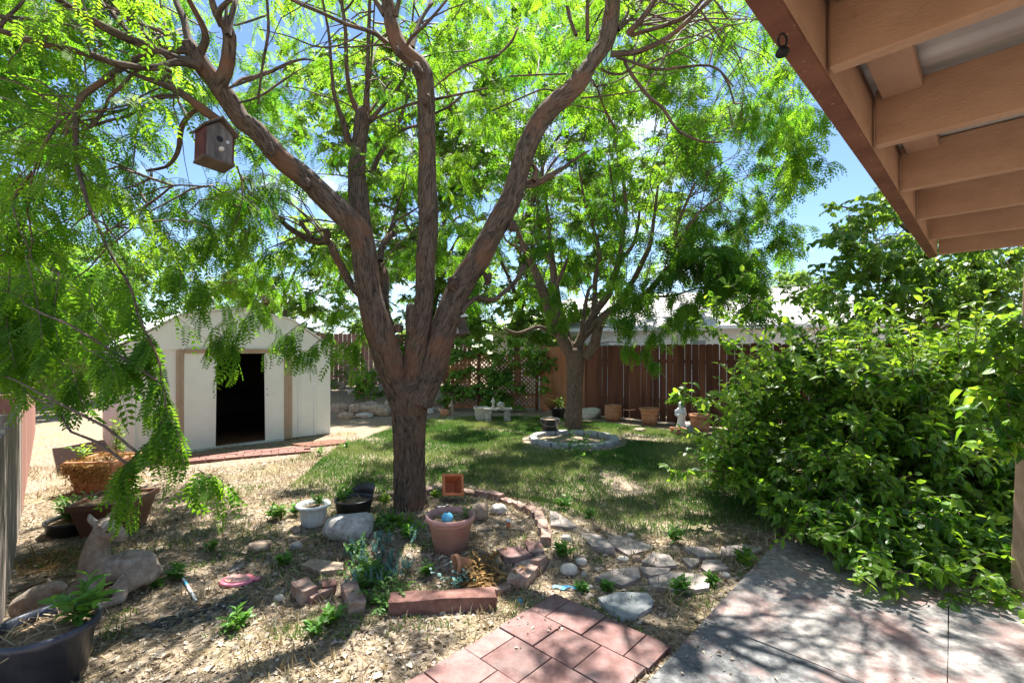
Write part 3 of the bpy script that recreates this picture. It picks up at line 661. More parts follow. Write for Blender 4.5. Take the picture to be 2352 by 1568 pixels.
def main_tree():
    base = onG(G(948, 1178)); Y = 4.68
    T = Tree('locust_tree', 'large multi-stemmed honey locust with rough brown bark standing in the brick-edged bed', base)
    tr = [(950, 1222, 124), (949, 1204, 100), (948, 1180, 84), (944, 1140, 75), (940, 1050, 71), (938, 980, 73), (939, 930, 80), (944, 895, 78), (950, 868, 54)]
    T.limb('trunk', br(cD_, tr, Y, Y, 1), M['bark'], 48, .03, .13)
    T.limb('limb', br(cD_, [(925, 925, 60), (905, 860, 63), (885, 800, 63), (862, 730, 58), (848, 670, 55), (838, 610, 55), (832, 560, 53), (815, 520, 53), (788, 492, 51), (740, 448, 49), (700, 408, 48), (655, 372, 48), (620, 335, 46), (590, 300, 44), (555, 275, 42), (532, 240, 45), (503, 199, 42), (474, 164, 40), (450, 129, 38), (430, 102, 34)], Y, 3.9, 1), M['bark'], 36, .035, .14, 3)
    T.limb('limb', br(cD_, [(842, 640, 34), (838, 560, 42), (828, 500, 44), (822, 440, 42), (820, 380, 38), (826, 320, 33), (832, 275, 36), (833, 258, 34)], Y+.05, 5.0, 1), M['bark'], 24, .04, .14, 5)
    T.limb('limb', br(cD_, [(946, 915, 60), (950, 860, 58), (958, 800, 55), (968, 740, 46), (975, 680, 42), (978, 600, 45), (984, 520, 42), (982, 440, 42), (981, 360, 38), (980, 290, 38), (978, 215, 38), (974, 175, 40), (962, 148, 38), (935, 125, 36), (914, 100, 36), (900, 60, 32), (893, 20, 28), (880, -40, 24)], Y, 4.5, 1), M['bark'], 32, .035, .13, 8)
    T.limb('limb', br(cD_, [(960, 925, 66), (982, 870, 63), (1002, 810, 63), (1020, 750, 58), (1042, 690, 55), (1068, 640, 53), (1095, 600, 53), (1120, 555, 49), (1150, 500, 48), (1174, 455, 48), (1190, 400, 44), (1210, 340, 48), (1240, 280, 46), (1275, 240, 44), (1305, 214, 42), (1335, 180, 38), (1352, 150, 32)], Y, 4.9, 1), M['bark'], 36, .035, .14, 11)
    T.limb('limb', br(cD_, [(1340, 175, 26), (1365, 135, 34), (1391, 97, 36), (1402, 50, 36), (1409, 0, 34), (1412, -60, 30)], 4.9, 4.95, 1), M['bark'], 24, .04, .14, 13)
    # minor limbs
    small = [
     (c6, [(990, 1000, 62), (920, 920, 66), (850, 790, 62), (790, 680, 60), (760, 600, 56), (690, 585, 50), (600, 575, 48), (520, 530, 46), (440, 480, 42), (370, 420, 36), (290, 360, 32), (200, 260, 24), (120, 190, 16)], 4.72, 5.4),
     (c6, [(720, 590, 52), (735, 540, 60), (725, 490, 50)], 4.9, 4.85), (c6, [(620, 560, 30), (560, 480, 34), (530, 430, 28)], 4.95, 5.0),
     (c6, [(1260, 1290, 60), (1190, 1150, 76), (1180, 1000, 76), (1185, 880, 80), (1150, 760, 70), (1090, 660, 56), (1060, 600, 30)], 4.85, 5.4),
     (c6, [(1155, 740, 50), (1165, 640, 50), (1200, 570, 52), (1265, 520, 50)], 5.1, 5.3), (c6, [(1230, 520, 22), (1270, 430, 20), (1370, 370, 16), (1480, 300, 12)], 5.3, 5.6), (c6, [(1215, 520, 20), (1250, 420, 16), (1290, 280, 14), (1340, 140, 10), (1370, 0, 8)], 5.3, 5.6),
     (c6, [(1390, 1300, 74), (1385, 1180, 76), (1392, 1080, 72)], 4.62, 4.6), (c6, [(1290, 1300, 70), (1300, 1240, 76)], 4.6, 4.6),
     (c6, [(1790, 1150, 40), (1840, 1070, 46), (1930, 1025, 40), (2000, 1045, 36), (2091, 1030, 30)], 4.7, 4.9), (c7, [(120, 1035, 30), (200, 1050, 34), (290, 985, 34), (390, 890, 34), (450, 770, 32)], 4.9, 5.2),
     (c4, [(330, 1500, 60), (480, 1440, 70), (560, 1430, 60), (720, 1340, 34), (850, 1250, 22), (960, 1180, 14)], 4.85, 5.4), (c4, [(520, 1420, 50), (545, 1340, 42), (520, 1290, 30)], 4.85, 4.9),
     (c6, [(1780, 840, 60), (1730, 900, 80), (1700, 1000, 60)], 4.75, 4.7),
     (c6, [(880, 330, 50), (870, 270, 36), (800, 262, 24)], 4.6, 4.5),
     (c3, [(930, 1150, 48), (890, 1080, 56), (870, 980, 48), (800, 780, 30), (770, 560, 24), (750, 280, 22), (700, 0, 18)], 4.95, 4.6),
     (c3, [(1000, 900, 60), (930, 780, 36), (890, 560, 32), (880, 240, 30), (855, 60, 26), (850, -60, 22)], 5.0, 4.7), (c3, [(870, 90, 18), (930, 20, 16), (970, -60, 12)], 4.8, 4.8),
     (c3, [(1040, 900, 60), (1050, 640, 34), (1060, 300, 30), (1070, 0, 24), (1075, -80, 20)], 5.0, 4.9), (c3, [(1040, 880, 20), (1080, 520, 16), (1110, 0, 12)], 5.0, 5.3),
     (c3, [(1070, 950, 40), (1180, 820, 28), (1290, 690, 24), (1360, 540, 20), (1390, 300, 16), (1420, 0, 14)], 5.0, 5.6), (c3, [(1070, 880, 20), (1180, 720, 16), (1310, 500, 14)], 5.0, 5.4),
     (c3, [(1060, 960, 16), (1180, 900, 18), (1400, 815, 22), (1560, 785, 24), (1750, 745, 18), (2000, 690, 14)], 5.0, 4.4),
     (c3, [(1030, 1568, 46), (1120, 1270, 40), (1250, 1050, 30), (1340, 850, 22), (1380, 640, 18), (1380, 400, 12)], 5.3, 5.8), (c3, [(1250, 1070, 22), (1350, 1010, 24), (1450, 985, 22)], 5.4, 4.6),
     (c3, [(1200, 340, 34), (1110, 265, 32), (1000, 225, 30), (880, 190, 28), (700, 105, 26), (540, 40, 24), (400, -30, 20)], 4.55, 4.0),
     (c3, [(1010, 260, 12), (890, 335, 14), (760, 370, 14), (620, 360, 12), (450, 290, 10), (200, 230, 8)], 4.5, 4.0), (c3, [(1200, 350, 16), (1000, 365, 14), (820, 375, 12)], 4.5, 4.3),
     (c3, [(1350, 380, 24), (1400, 290, 26), (1500, 200, 24), (1600, 90, 20), (1700, -30, 16)], 4.5, 4.2), (c3, [(1400, 380, 46), (1430, 260, 34), (1480, 140, 28), (1560, 20, 24)], 4.6, 5.0), (c3, [(1270, 130, 40), (1300, 0, 30), (1320, -80, 26)], 4.45, 4.4), (c3, [(1190, 120, 50), (1110, 0, 34), (1060, -60, 26)], 4.5, 4.6),
     (c3, [(1560, 900, 16), (1700, 830, 20), (1800, 740, 12)], 4.7, 4.3), (c3, [(1560, 700, 10), (1680, 600, 14), (1850, 500, 16), (2091, 430, 22)], 4.8, 4.8),
     (c3, [(-60, 700, 16), (100, 640, 22), (300, 560, 26), (450, 490, 24), (560, 465, 16), (640, 480, 10)], 3.9, 4.2), (c3, [(0, 820, 14), (200, 760, 18), (380, 640, 16), (550, 530, 8)], 4.0, 4.4),
     # upper left system
     (c1, [(1690, 720, 110), (1770, 560, 100), (1795, 400, 96), (1800, 280, 100), (1760, 190, 80), (1700, 120, 60), (1660, 0, 50), (1640, -60, 44)], 3.98, 3.7),
     (c1, [(1790, 280, 46), (1810, 150, 40), (1850, 0, 34)], 3.8, 3.9), (c1, [(1740, 200, 60), (1710, 130, 50), (1740, 60, 40), (1810, 0, 34)], 3.8, 3.6), (c1, [(1770, 210, 30), (1775, 80, 24), (1780, -60, 20)], 3.8, 3.9),
     (c1, [(1560, 520, 74), (1450, 490, 64), (1340, 495, 50), (1240, 530, 50), (1100, 530, 48), (1000, 515, 52), (870, 490, 50), (700, 425, 52), (520, 385, 50), (350, 350, 48), (180, 300, 44), (0, 240, 44), (-160, 190, 40)], 3.9, 2.9),
     (c1, [(1500, 470, 60), (1420, 470, 60), (1280, 420, 66), (1120, 350, 70), (950, 280, 68), (780, 195, 62), (640, 110, 56), (520, 40, 50), (400, -40, 46)], 3.9, 3.2),
     (c1, [(1480, 400, 60), (1380, 395, 56), (1270, 400, 50), (1130, 440, 48), (1000, 500, 46), (900, 570, 50), (820, 630, 48), (700, 710, 46), (630, 780, 44), (600, 900, 40), (595, 1100, 34), (605, 1300, 32), (650, 1450, 30), (680, 1568, 28)], 3.9, 3.15),
     (c8, [(600, 0, 28), (640, 130, 28), (680, 270, 26), (740, 410, 25), (800, 540, 24), (860, 670, 22), (930, 790, 20), (1000, 900, 18), (1050, 1020, 16), (1080, 1160, 14), (1140, 1290, 13), (1190, 1400, 12)], 3.15, 2.75),
     (c2, [(650, 430, 14), (690, 520, 13), (735, 640, 12), (740, 780, 11), (772, 900, 10), (765, 1020, 10), (740, 1130, 9), (650, 1230, 8), (560, 1330, 8), (470, 1410, 7), (400, 1470, 6)], 2.75, 2.55),
     (c1, [(1490, 340, 60), (1400, 330, 30), (1240, 240, 26), (1100, 190, 24), (960, 110, 22), (830, 40, 20), (700, -30, 18)], 3.9, 3.6), (c1, [(1490, 360, 50), (1460, 250, 52), (1440, 140, 50), (1390, 40, 44), (1360, -60, 38)], 3.9, 4.1),
     (c1, [(1560, 430, 70), (1610, 330, 56), (1600, 230, 52), (1540, 110, 46), (1480, 0, 42), (1450, -70, 36)], 3.95, 3.6), (c1, [(1250, 380, 26), (1150, 290, 34), (1050, 180, 34), (960, 90, 34), (900, -30, 30)], 3.8, 4.2), (c1, [(1060, 310, 16), (960, 200, 34), (870, 90, 30), (810, -30, 26)], 3.7, 3.9),
     (c1, [(1400, 330, 18), (1330, 250, 20), (1230, 170, 22), (1100, 70, 24), (1010, -20, 22)], 3.9, 4.3),
     (c1, [(1720, 950, 60), (1600, 870, 76), (1500, 790, 60), (1400, 720, 58), (1290, 665, 56), (1150, 620, 34), (1040, 580, 26), (960, 540, 22), (860, 500, 18)], 3.98, 3.5), (c1, [(1310, 680, 60), (1300, 600, 74), (1320, 540, 52)], 3.85, 3.85),
     (c1, [(1380, 750, 20), (1260, 745, 18), (1100, 800, 18), (980, 860, 16), (800, 880, 16), (640, 880, 12), (400, 890, 8)], 3.8, 3.4), (c1, [(1400, 760, 24), (1250, 770, 24), (1120, 840, 24), (1000, 910, 22), (880, 940, 20), (760, 975, 22), (700, 1000, 18)], 3.8, 3.4),
     (c1, [(1080, 550, 20), (1020, 600, 24), (950, 680, 26), (870, 750, 26), (830, 830, 24), (770, 930, 26), (710, 1000, 24)], 3.6, 3.4), (c1, [(1250, 690, 14), (1100, 760, 16), (980, 830, 14), (760, 870, 12)], 3.7, 3.3),
     (c1, [(1540, 860, 30), (1470, 920, 36), (1420, 1010, 40), (1405, 1150, 36), (1370, 1240, 30), (1300, 1310, 22), (1150, 1340, 20)], 4.0, 4.2), (c1, [(700, 390, 10), (620, 230, 16), (350, 165, 20), (100, 140, 22), (-60, 120, 22)], 3.5, 3.0), (c1, [(190, 0, 20), (120, 80, 24), (50, 140, 30), (0, 210, 30)], 3.1, 3.0), (c1, [(540, 350, 20), (320, 265, 30), (150, 190, 32), (0, 130, 34)], 3.4, 3.0),
     (c1, [(830, 60, 10), (770, 110, 12), (720, 130, 8)], 3.5, 3.5), (c1, [(1000, 420, 14), (800, 350, 16), (640, 240, 16), (560, 225, 14)], 3.6, 3.4), (c1, [(470, 940, 20), (400, 1050, 22), (380, 1090, 20)], 3.2, 3.1), (c1, [(600, 760, 16), (300, 740, 12), (150, 650, 10), (0, 600, 8)], 3.2, 2.9), (c1, [(250, 1350, 20), (180, 1450, 26), (90, 1568, 30)], 3.4, 3.5),
     (c1, [(1830, 670, 20), (1900, 620, 22), (2000, 600, 24), (2091, 560, 26)], 4.0, 4.3), (c1, [(1840, 200, 14), (1950, 170, 18), (2091, 120, 16)], 3.8, 4.1),
     (c8, [(1600, 155, 10), (1480, 148, 12), (1360, 150, 16), (1280, 210, 18), (1160, 300, 18), (1050, 360, 14), (900, 470, 12), (800, 530, 8)], 4.0, 3.8), (c8, [(1360, 150, 8), (1280, 120, 8), (1180, 95, 6)], 4.0, 4.1), (c8, [(1860, 0, 14), (1900, 150, 12), (1890, 320, 10), (1840, 460, 8)], 4.1, 3.9),
     (c8, [(560, 480, 8), (600, 440, 10), (700, 370, 12)], 3.1, 3.05),
     (c3, [(265, 0, 20), (275, 250, 24), (240, 450, 22), (210, 650, 18), (195, 820, 14)], 3.9, 4.0),
     # upper right system
     (c4, [(1140, 425, 50), (1250, 418, 46), (1350, 405, 42), (1480, 350, 38), (1600, 280, 36), (1720, 180, 34), (1830, 80, 28), (1930, -10, 24), (2000, -80, 20)], 4.9, 4.3), (c4, [(1290, 280, 30), (1400, 245, 34), (1560, 200, 34), (1700, 140, 34), (1770, 90, 30), (1850, 0, 26)], 4.9, 4.4),
     (c4, [(1260, 270, 50), (1330, 200, 46), (1410, 100, 42), (1490, -20, 36)], 4.9, 4.7), (c4, [(1180, 220, 30), (1250, 130, 28), (1300, 0, 26)], 4.95, 5.2), (c4, [(1190, 240, 26), (1300, 130, 26), (1380, 0, 24)], 4.95, 5.3),
     (c4, [(1180, 450, 22), (1300, 490, 22), (1500, 545, 22), (1700, 525, 20), (1900, 515, 18), (2000, 570, 16), (2090, 680, 12)], 4.9, 4.3), (c4, [(1240, 490, 28), (1290, 580, 28), (1370, 690, 28), (1450, 780, 26), (1540, 850, 26), (1600, 950, 22), (1680, 1040, 20), (1850, 1110, 18), (2000, 1115, 12)], 4.9, 4.4),
     (c4, [(950, 320, 30), (945, 150, 30), (950, 0, 28), (950, -60, 26)], 5.0, 5.0), (c4, [(860, 280, 26), (810, 150, 28), (780, 0, 26)], 5.0, 5.2), (c4, [(840, 560, 40), (870, 600, 50), (900, 660, 50)], 4.85, 4.85), (c4, [(1050, 540, 14), (1120, 575, 20), (1220, 580, 20), (1310, 520, 18), (1370, 450, 14)], 5.0, 4.9),
     (c4, [(700, 720, 14), (600, 700, 14), (400, 780, 12), (200, 870, 10)], 4.9, 5.1), (c4, [(160, 500, 14), (260, 420, 20), (350, 330, 22), (400, 220, 16)], 5.2, 5.4), (c4, [(330, 600, 10), (500, 590, 14), (780, 580, 14)], 5.0, 4.9), (c4, [(900, 770, 14), (1100, 750, 12), (1450, 700, 10)], 4.9, 5.1), (c4, [(1020, 680, 16), (1080, 850, 18), (1160, 1000, 14)], 5.2, 5.6),
    ]
    for i, (fn, pts, a, b) in enumerate(small): T.limb('branch', br(fn, pts, a, b), M['bark'], 10, .07, .1, i*2.3)
    for q, (x, y, Y_, r) in enumerate([(905, 905, 4.6, .05), (872, 735, 4.6, .035), (978, 228, 4.42, .04), (982, 300, 4.42, .025), (958, 160, 4.4, .05), (1120, 640, 4.7, .05), (1040, 652, 4.62, .055), (1176, 520, 4.75, .04), (700, 418, 4.15, .045), (620, 345, 4.05, .04), (975, 620, 4.6, .025), (914, 120, 4.4, .035), (986, 500, 4.5, .022), (845, 560, 4.55, .03)]):
        p_ = W(x, y, Y_)-base; bm = bmesh.new(); rock(bm, p_, (r, r*.7, r*1.25), q+3, 3, .55, q); ob('knot', bm, M['knot'], T.t, smooth=True)
    T.freeze(); T.sunholes = .22
    L = .145
    for c in screen_region(-80, -60, 330, 330, 74, 3.2, 5.2, SKYGAPS): T.blob(c, .58, 5, 8, L, .45)
    for c in screen_region(-80, 330, 300, 640, 36, 3.0, 4.8, SKYGAPS): T.blob(c, .5, 5, 8, L, .8, .9)
    for c in screen_region(-60, 600, 190, 850, 20, 2.9, 4.2, SKYGAPS): T.blob(c, .38, 5, 8, L, 1.1, 1.1)
    for c in screen_region(200, 560, 320, 680, 5, 3.0, 4.0, SKYGAPS): T.blob(c, .25, 4, 9, L, 1.0, 1.0)
    for c in screen_region(330, -60, 560, 330, 40, 3.9, 6.2, SKYGAPS): T.blob(c, .36, 3, 9, L, .4)
    for c in screen_region(330, 400, 640, 570, 34, 4.0, 6.0, SKYGAPS): T.blob(c, .45, 4, 8, L, .8, .8)
    for c in screen_region(500, 560, 830, 670, 20, 5.2, 6.6, SKYGAPS): T.blob(c, .34, 4, 9, L, .8, .7)
    for c in screen_region(600, 670, 800, 735, 10, 5.4, 6.2): T.blob(c, .26, 4, 9, L, 1.0, .9)
    for c in screen_region(560, -60, 1000, 420, 92, 4.8, 7.8, SKYGAPS): T.blob(c, .55, 5, 8, L, .45)
    for c in screen_region(850, 350, 1150, 640, 32, 5.4, 7.4, SKYGAPS): T.blob(c, .38, 4, 9, L, .5)
    for c in screen_region(1000, -60, 1420, 300, 62, 5.2, 7.8, SKYGAPS): T.blob(c, .55, 5, 8, L, .45)
    for c in screen_region(1400, -60, 1830, 240, 52, 5.6, 8.0, SKYGAPS): T.blob(c, .55, 5, 8, L, .6)
    for c in screen_region(1280, 60, 1370, 150, 6, 4.2, 5.0): T.blob(c, .26, 4, 9, L, .9, .9)
    for c in screen_region(1640, 200, 1850, 330, 12, 5.6, 7.4, SKYGAPS): T.blob(c, .36, 4, 9, L, .7)
    for _ in range(40): T.blob(np.array([rng.uniform(-3.6, 3.6), rng.uniform(3.2, 6.8), rng.uniform(5.4, 6.6)]), .34, 3, 7, L*1.15, .4)
    T.sunholes = 0
    for _ in range(15): T.blob(np.array([rng.uniform(.3, 4.2), rng.uniform(4.3, 6.0), rng.uniform(4.7, 6.1)]), .45, 5, 8, L, .4)
    # named hanging sprays: one long twig each with leaves to both sides
    def spray(fn, pts, Ya, Yb, n, L_, droop=.9, side=3, sl=.28):
        P = np.array([W(*fn(x, y), Ya+(Yb-Ya)*i/(len(pts)-1))[:] for i, (x, y) in enumerate(pts)])
        u = np.linspace(0, len(P)-1, 10); a = np.minimum(u.astype(int), len(P)-2); f = (u-a)[:, None]; Q = P[a]*(1-f)+P[a+1]*f
        T.tw.append(Q-np.array(T.base)); T.twr.append(np.linspace(.004, .0015, 10)); T.leaves_on(Q, n, L_, droop, 0)
        for k in range(side):
            p = Q[rng.integers(2, 9)]; q = p+np.array([rng.normal(0, sl), rng.normal(0, sl*.5), -rng.uniform(.1, .35)]); T.leaves_on(T.twig(p, q, .05, .002, .001, 6), 8, L_, droop, 0)
    spray(c8, [(740, 410), (930, 790), (1050, 1020), (1140, 1290), (1190, 1400)], 3.0, 2.75, 34, .15, 1.1, 9, .2)
    spray(c2, [(650, 430), (735, 640), (740, 780), (772, 900), (765, 1020), (740, 1130)], 2.75, 2.6, 26, .135, 1.1, 5, .1)
    spray(c2, [(765, 1000), (830, 1080), (880, 1180), (900, 1300), (880, 1400)], 2.65, 2.6, 16, .12, 1.2, 3, .08)
    spray(c2, [(740, 1130), (650, 1230), (560, 1330), (470, 1410), (400, 1470)], 2.6, 2.55, 22, .13, 1.2, 6, .09)
    spray(c8, [(1190, 1400), (1100, 1480), (1000, 1540), (920, 1560)], 2.9, 2.7, 10, .14, 1.2, 3, .1)
    spray(cG, [(-540, 20), (-470, 60), (-430, 140)], 2.6, 2.55, 10, .13, 1.2, 3, .08)
    spray(c8, [(200, 700), (260, 900), (300, 1100), (330, 1300), (330, 1500)], 3.0, 2.8, 24, .15, 1.2, 7, .16)
    spray(c8, [(460, 820), (450, 950), (420, 1100), (430, 1250), (470, 1400)], 3.1, 2.9, 22, .15, 1.2, 6, .14)
    spray(c8, [(80, 800), (60, 1000), (50, 1200), (80, 1400), (120, 1568)], 3.0, 2.8, 24, .15, 1.2, 7, .16)
    spray(c8, [(700, 950), (720, 1100), (750, 1200), (850, 1330), (930, 1430)], 3.0, 2.7, 18, .14, 1.1, 4, .1)
    spray(c2, [(100, 450), (150, 520), (250, 560), (330, 620), (380, 720)], 2.7, 2.55, 12, .13, 1.2, 3, .1)
    spray(c2, [(20, 600), (60, 720), (100, 850), (130, 1000)], 2.8, 2.7, 14, .14, 1.3, 3, .1)
    spray(c2, [(1250, 150), (1320, 280), (1260, 360), (1200, 430), (1120, 480)], 4.1, 3.9, 16, .16, 1.0, 5, .14)
    spray(c2, [(1500, 80), (1440, 220), (1380, 320), (1330, 420)], 4.2, 4.0, 14, .15, 1.1, 3, .12)
    spray(c2, [(1900, 280), (1780, 350), (1700, 420), (1640, 470)], 4.3, 4.2, 14, .15, 1.1, 4, .14)
    spray(c2, [(2100, 330), (2040, 400), (1950, 470), (1860, 560)], 4.4, 4.3, 14, .15, 1.1, 3, .12)
    spray(c2, [(2330, 330), (2300, 420), (2250, 470), (2200, 500)], 4.5, 4.6, 14, .16, 1.1, 4, .14)
    spray(c8, [(1450, 600), (1500, 760), (1560, 880), (1620, 950)], 4.0, 3.9, 16, .16, 1.0, 5, .16)
    spray(c8, [(1300, 520), (1350, 700), (1420, 820), (1470, 950)], 3.8, 3.7, 16, .16, 1.1, 5, .14)
    T.finish([t_compound(8, .22, c, .40) for c in (.1, .35, .6)]+[t_compound(6, .26, .4, .44), t_compound(6, .27, .2, .42), t_compound(5, .28, .5, .46)], M['locust'], M['twig'])
main_tree()

def second_tree():
    base = onG(G(1318, 985)); Y = base.y
    T = Tree('locust_tree', 'smaller honey locust with many upright shoots, ringed by grey edging blocks', base)
    T.limb('trunk', br(cD_, [(1316, 1000, 48), (1318, 975, 39), (1320, 920, 35), (1320, 870, 35), (1322, 840, 38), (1322, 815, 42), (1322, 800, 30)], Y, Y, 1), M['bark2'], 28, .05, .12)
    L = [([(830, 1500, 90), (770, 1380, 100), (720, 1280, 90), (660, 1160, 84), (610, 1000, 80), (570, 900, 66), (520, 780, 58), (480, 680, 48), (420, 560, 36), (370, 440, 28), (320, 360, 20)], Y, 9.2),
         ([(820, 1450, 70), (760, 1240, 60), (720, 1080, 56), (690, 900, 60), (670, 740, 50), (655, 580, 34), (640, 400, 28), (610, 200, 22), (590, 0, 18)], Y, 10.3),
         ([(820, 1400, 60), (760, 1340, 44), (680, 1310, 34), (570, 1255, 30), (470, 1285, 28), (390, 1305, 24), (300, 1270, 18)], Y, 9.4),
         ([(860, 1450, 90), (900, 1340, 70), (960, 1220, 66), (1030, 1110, 60), (1110, 1000, 56), (1150, 880, 54), (1190, 760, 46), (1215, 620, 40), (1225, 480, 44), (1245, 380, 34), (1240, 200, 28), (1220, 0, 22)], Y, 9.8),
         ([(900, 1350, 60), (1000, 1240, 64), (1130, 1130, 62), (1250, 1070, 56), (1370, 1020, 50), (1470, 930, 48), (1560, 820, 46), (1630, 740, 50), (1640, 620, 44), (1640, 500, 26), (1700, 340, 22), (1790, 130, 18)], Y, 8.9),
         ([(930, 1500, 80), (1000, 1400, 84), (1030, 1280, 70), (1090, 1170, 50), (1150, 1120, 40)], Y-.1, 9.6),
         ([(960, 1260, 40), (1000, 1060, 36), (1010, 880, 40), (1040, 700, 36), (1000, 500, 22), (930, 300, 20), (880, 0, 16)], Y, 10.2),
         ([(1150, 1130, 36), (1300, 900, 40), (1380, 740, 40), (1440, 600, 36), (1470, 400, 24), (1500, 150, 18)], Y, 9.8),
         ([(1200, 740, 34), (1300, 620, 30), (1340, 480, 24), (1360, 300, 18)], 9.8, 10.2), ([(1370, 1030, 20), (1500, 1020, 18), (1650, 1000, 16), (1850, 940, 12)], 9.3, 8.8), ([(900, 1320, 36), (920, 1150, 30), (960, 960, 24), (1010, 930, 18)], 9.7, 9.6),
         ([(600, 960, 30), (500, 930, 26), (420, 900, 18)], 9.5, 9.3), ([(670, 740, 40), (600, 660, 34), (540, 560, 22), (560, 300, 16), (545, 100, 14)], 10, 10.3), ([(700, 940, 30), (760, 800, 26), (790, 720, 20)], 9.9, 9.8), ([(1640, 600, 24), (1750, 450, 20), (1860, 320, 16), (2000, 240, 12)], 8.9, 8.4), ([(1225, 500, 24), (1180, 380, 22), (1150, 200, 16), (1120, 0, 14)], 9.8, 9.9), ([(500, 720, 26), (420, 640, 22), (310, 580, 16), (260, 420, 12)], 9.3, 9.1)]
    for i, (p, a, b) in enumerate(L): T.limb('limb', br(c7, p, a, b), M['bark2'], 14, .08, .12, i*3.1)
    T.freeze()
    # upright shoots
    for _ in range(110):
        i = rng.integers(0, len(T._sk)); p = T._sk[i]
        if p[2] < 2.4: continue
        q = p+np.array([rng.normal(0, .35), rng.normal(0, .35), rng.uniform(.8, 2.2)]); pts = T.twig(p, q, 0, .012, .003, 8); T.leaves_on(pts, 9, .22, .4, .3)
        T.sk += [Vector(v) for v in pts[3:]]
    T.freeze(); T.sunholes = .12
    G2 = SKYGAPS+[(1290, 470, 40, 45), (1160, 700, 60, 45), (1440, 720, 100, 40), (1210, 560, 30, 60), (1480, 430, 40, 30)]
    L_ = .21
    for c in screen_region(1000, -60, 1880, 330, 135, 8.0, 12, G2): T.blob(c, .7, 5, 9, L_, .5)
    for c in screen_region(1080, 300, 1600, 560, 80, 8.4, 12, G2): T.blob(c, .5, 4, 8, L_, .6)
    for c in screen_region(1560, 250, 1850, 600, 80, 8.0, 11, G2): T.blob(c, .55, 5, 9, L_, .7)
    for c in screen_region(1800, 250, 1920, 440, 30, 8.0, 10, G2): T.blob(c, .5, 4, 9, L_, .7)
    for c in screen_region(1060, 520, 1320, 700, 38, 9, 12, G2): T.blob(c, .45, 4, 8, L_, .6)
    for c in screen_region(1300, 520, 1560, 650, 26, 9, 12, G2): T.blob(c, .45, 3, 8, L_, .6)
    for c in screen_region(1540, 560, 1740, 640, 44, 8, 9.6): T.blob(c, .36, 4, 8, L_, .9)
    for c in screen_region(1440, 640, 1600, 780, 26, 8.2, 9.2): T.blob(c, .28, 3, 7, L_*.8, 1.1, 1)
    for c in screen_region(1400, 610, 1760, 730, 40, 8.2, 9.6): T.blob(c, .33, 4, 8, L_, .9)
    for c in screen_region(1440, 780, 1500, 830, 4, 8.2, 8.6): T.blob(c, .2, 4, 7, L_*.8, 1.1, 1)
    for c in screen_region(1250, 640, 1330, 740, 6, 9, 9.6): T.blob(c, .25, 3, 7, L_*.8, .9, 1)
    for _ in range(14): T.blob(np.array([rng.uniform(-.6, 6.5), rng.uniform(7.5, 12), rng.uniform(7.2, 9)]), .8, 4, 8, L_*1.2, .4)
    T.finish([t_compound(5, .30, c, .46) for c in (.15, .35, .6)], M['locust2'], M['twig'], 3)
second_tree()

def leafy(name, label, base, skel, blobs, tm, lm, L, droop, rad, m, nl, mb='bark2', cat='tree', shootmat='twig', hang=.3):
    T = Tree(name, label, base, cat)
    for i, (nm, pts) in enumerate(skel): T.limb(nm, pts, M[mb], 10, .12, .1, i*1.9)
    T.freeze()
    for c in blobs: T.blob(c, rad, m, nl, L, droop, hang)
    T.finish(tm, M[lm], M[shootmat], 3); return T
def simple_skel(base, h, spread, n, r):
    S = [('trunk', [(base, r), (base+Vector((0, 0, h*.25)), r*.85), (base+Vector((.05*h, 0, h*.5)), r*.6), (base+Vector((0, .03*h, h*.9)), r*.2)])]
    for i in range(n):
        a = i*2.4; z = h*random.uniform(.22, .6); p = base+Vector((0, 0, z)); q = base+Vector((math.cos(a)*spread, math.sin(a)*spread, z+h*random.uniform(.2, .4)))
        S.append(('limb', [(p, r*.45), (p.lerp(q, .5)+Vector((0, 0, .1*h)), r*.3), (q, r*.1)]))
    return S
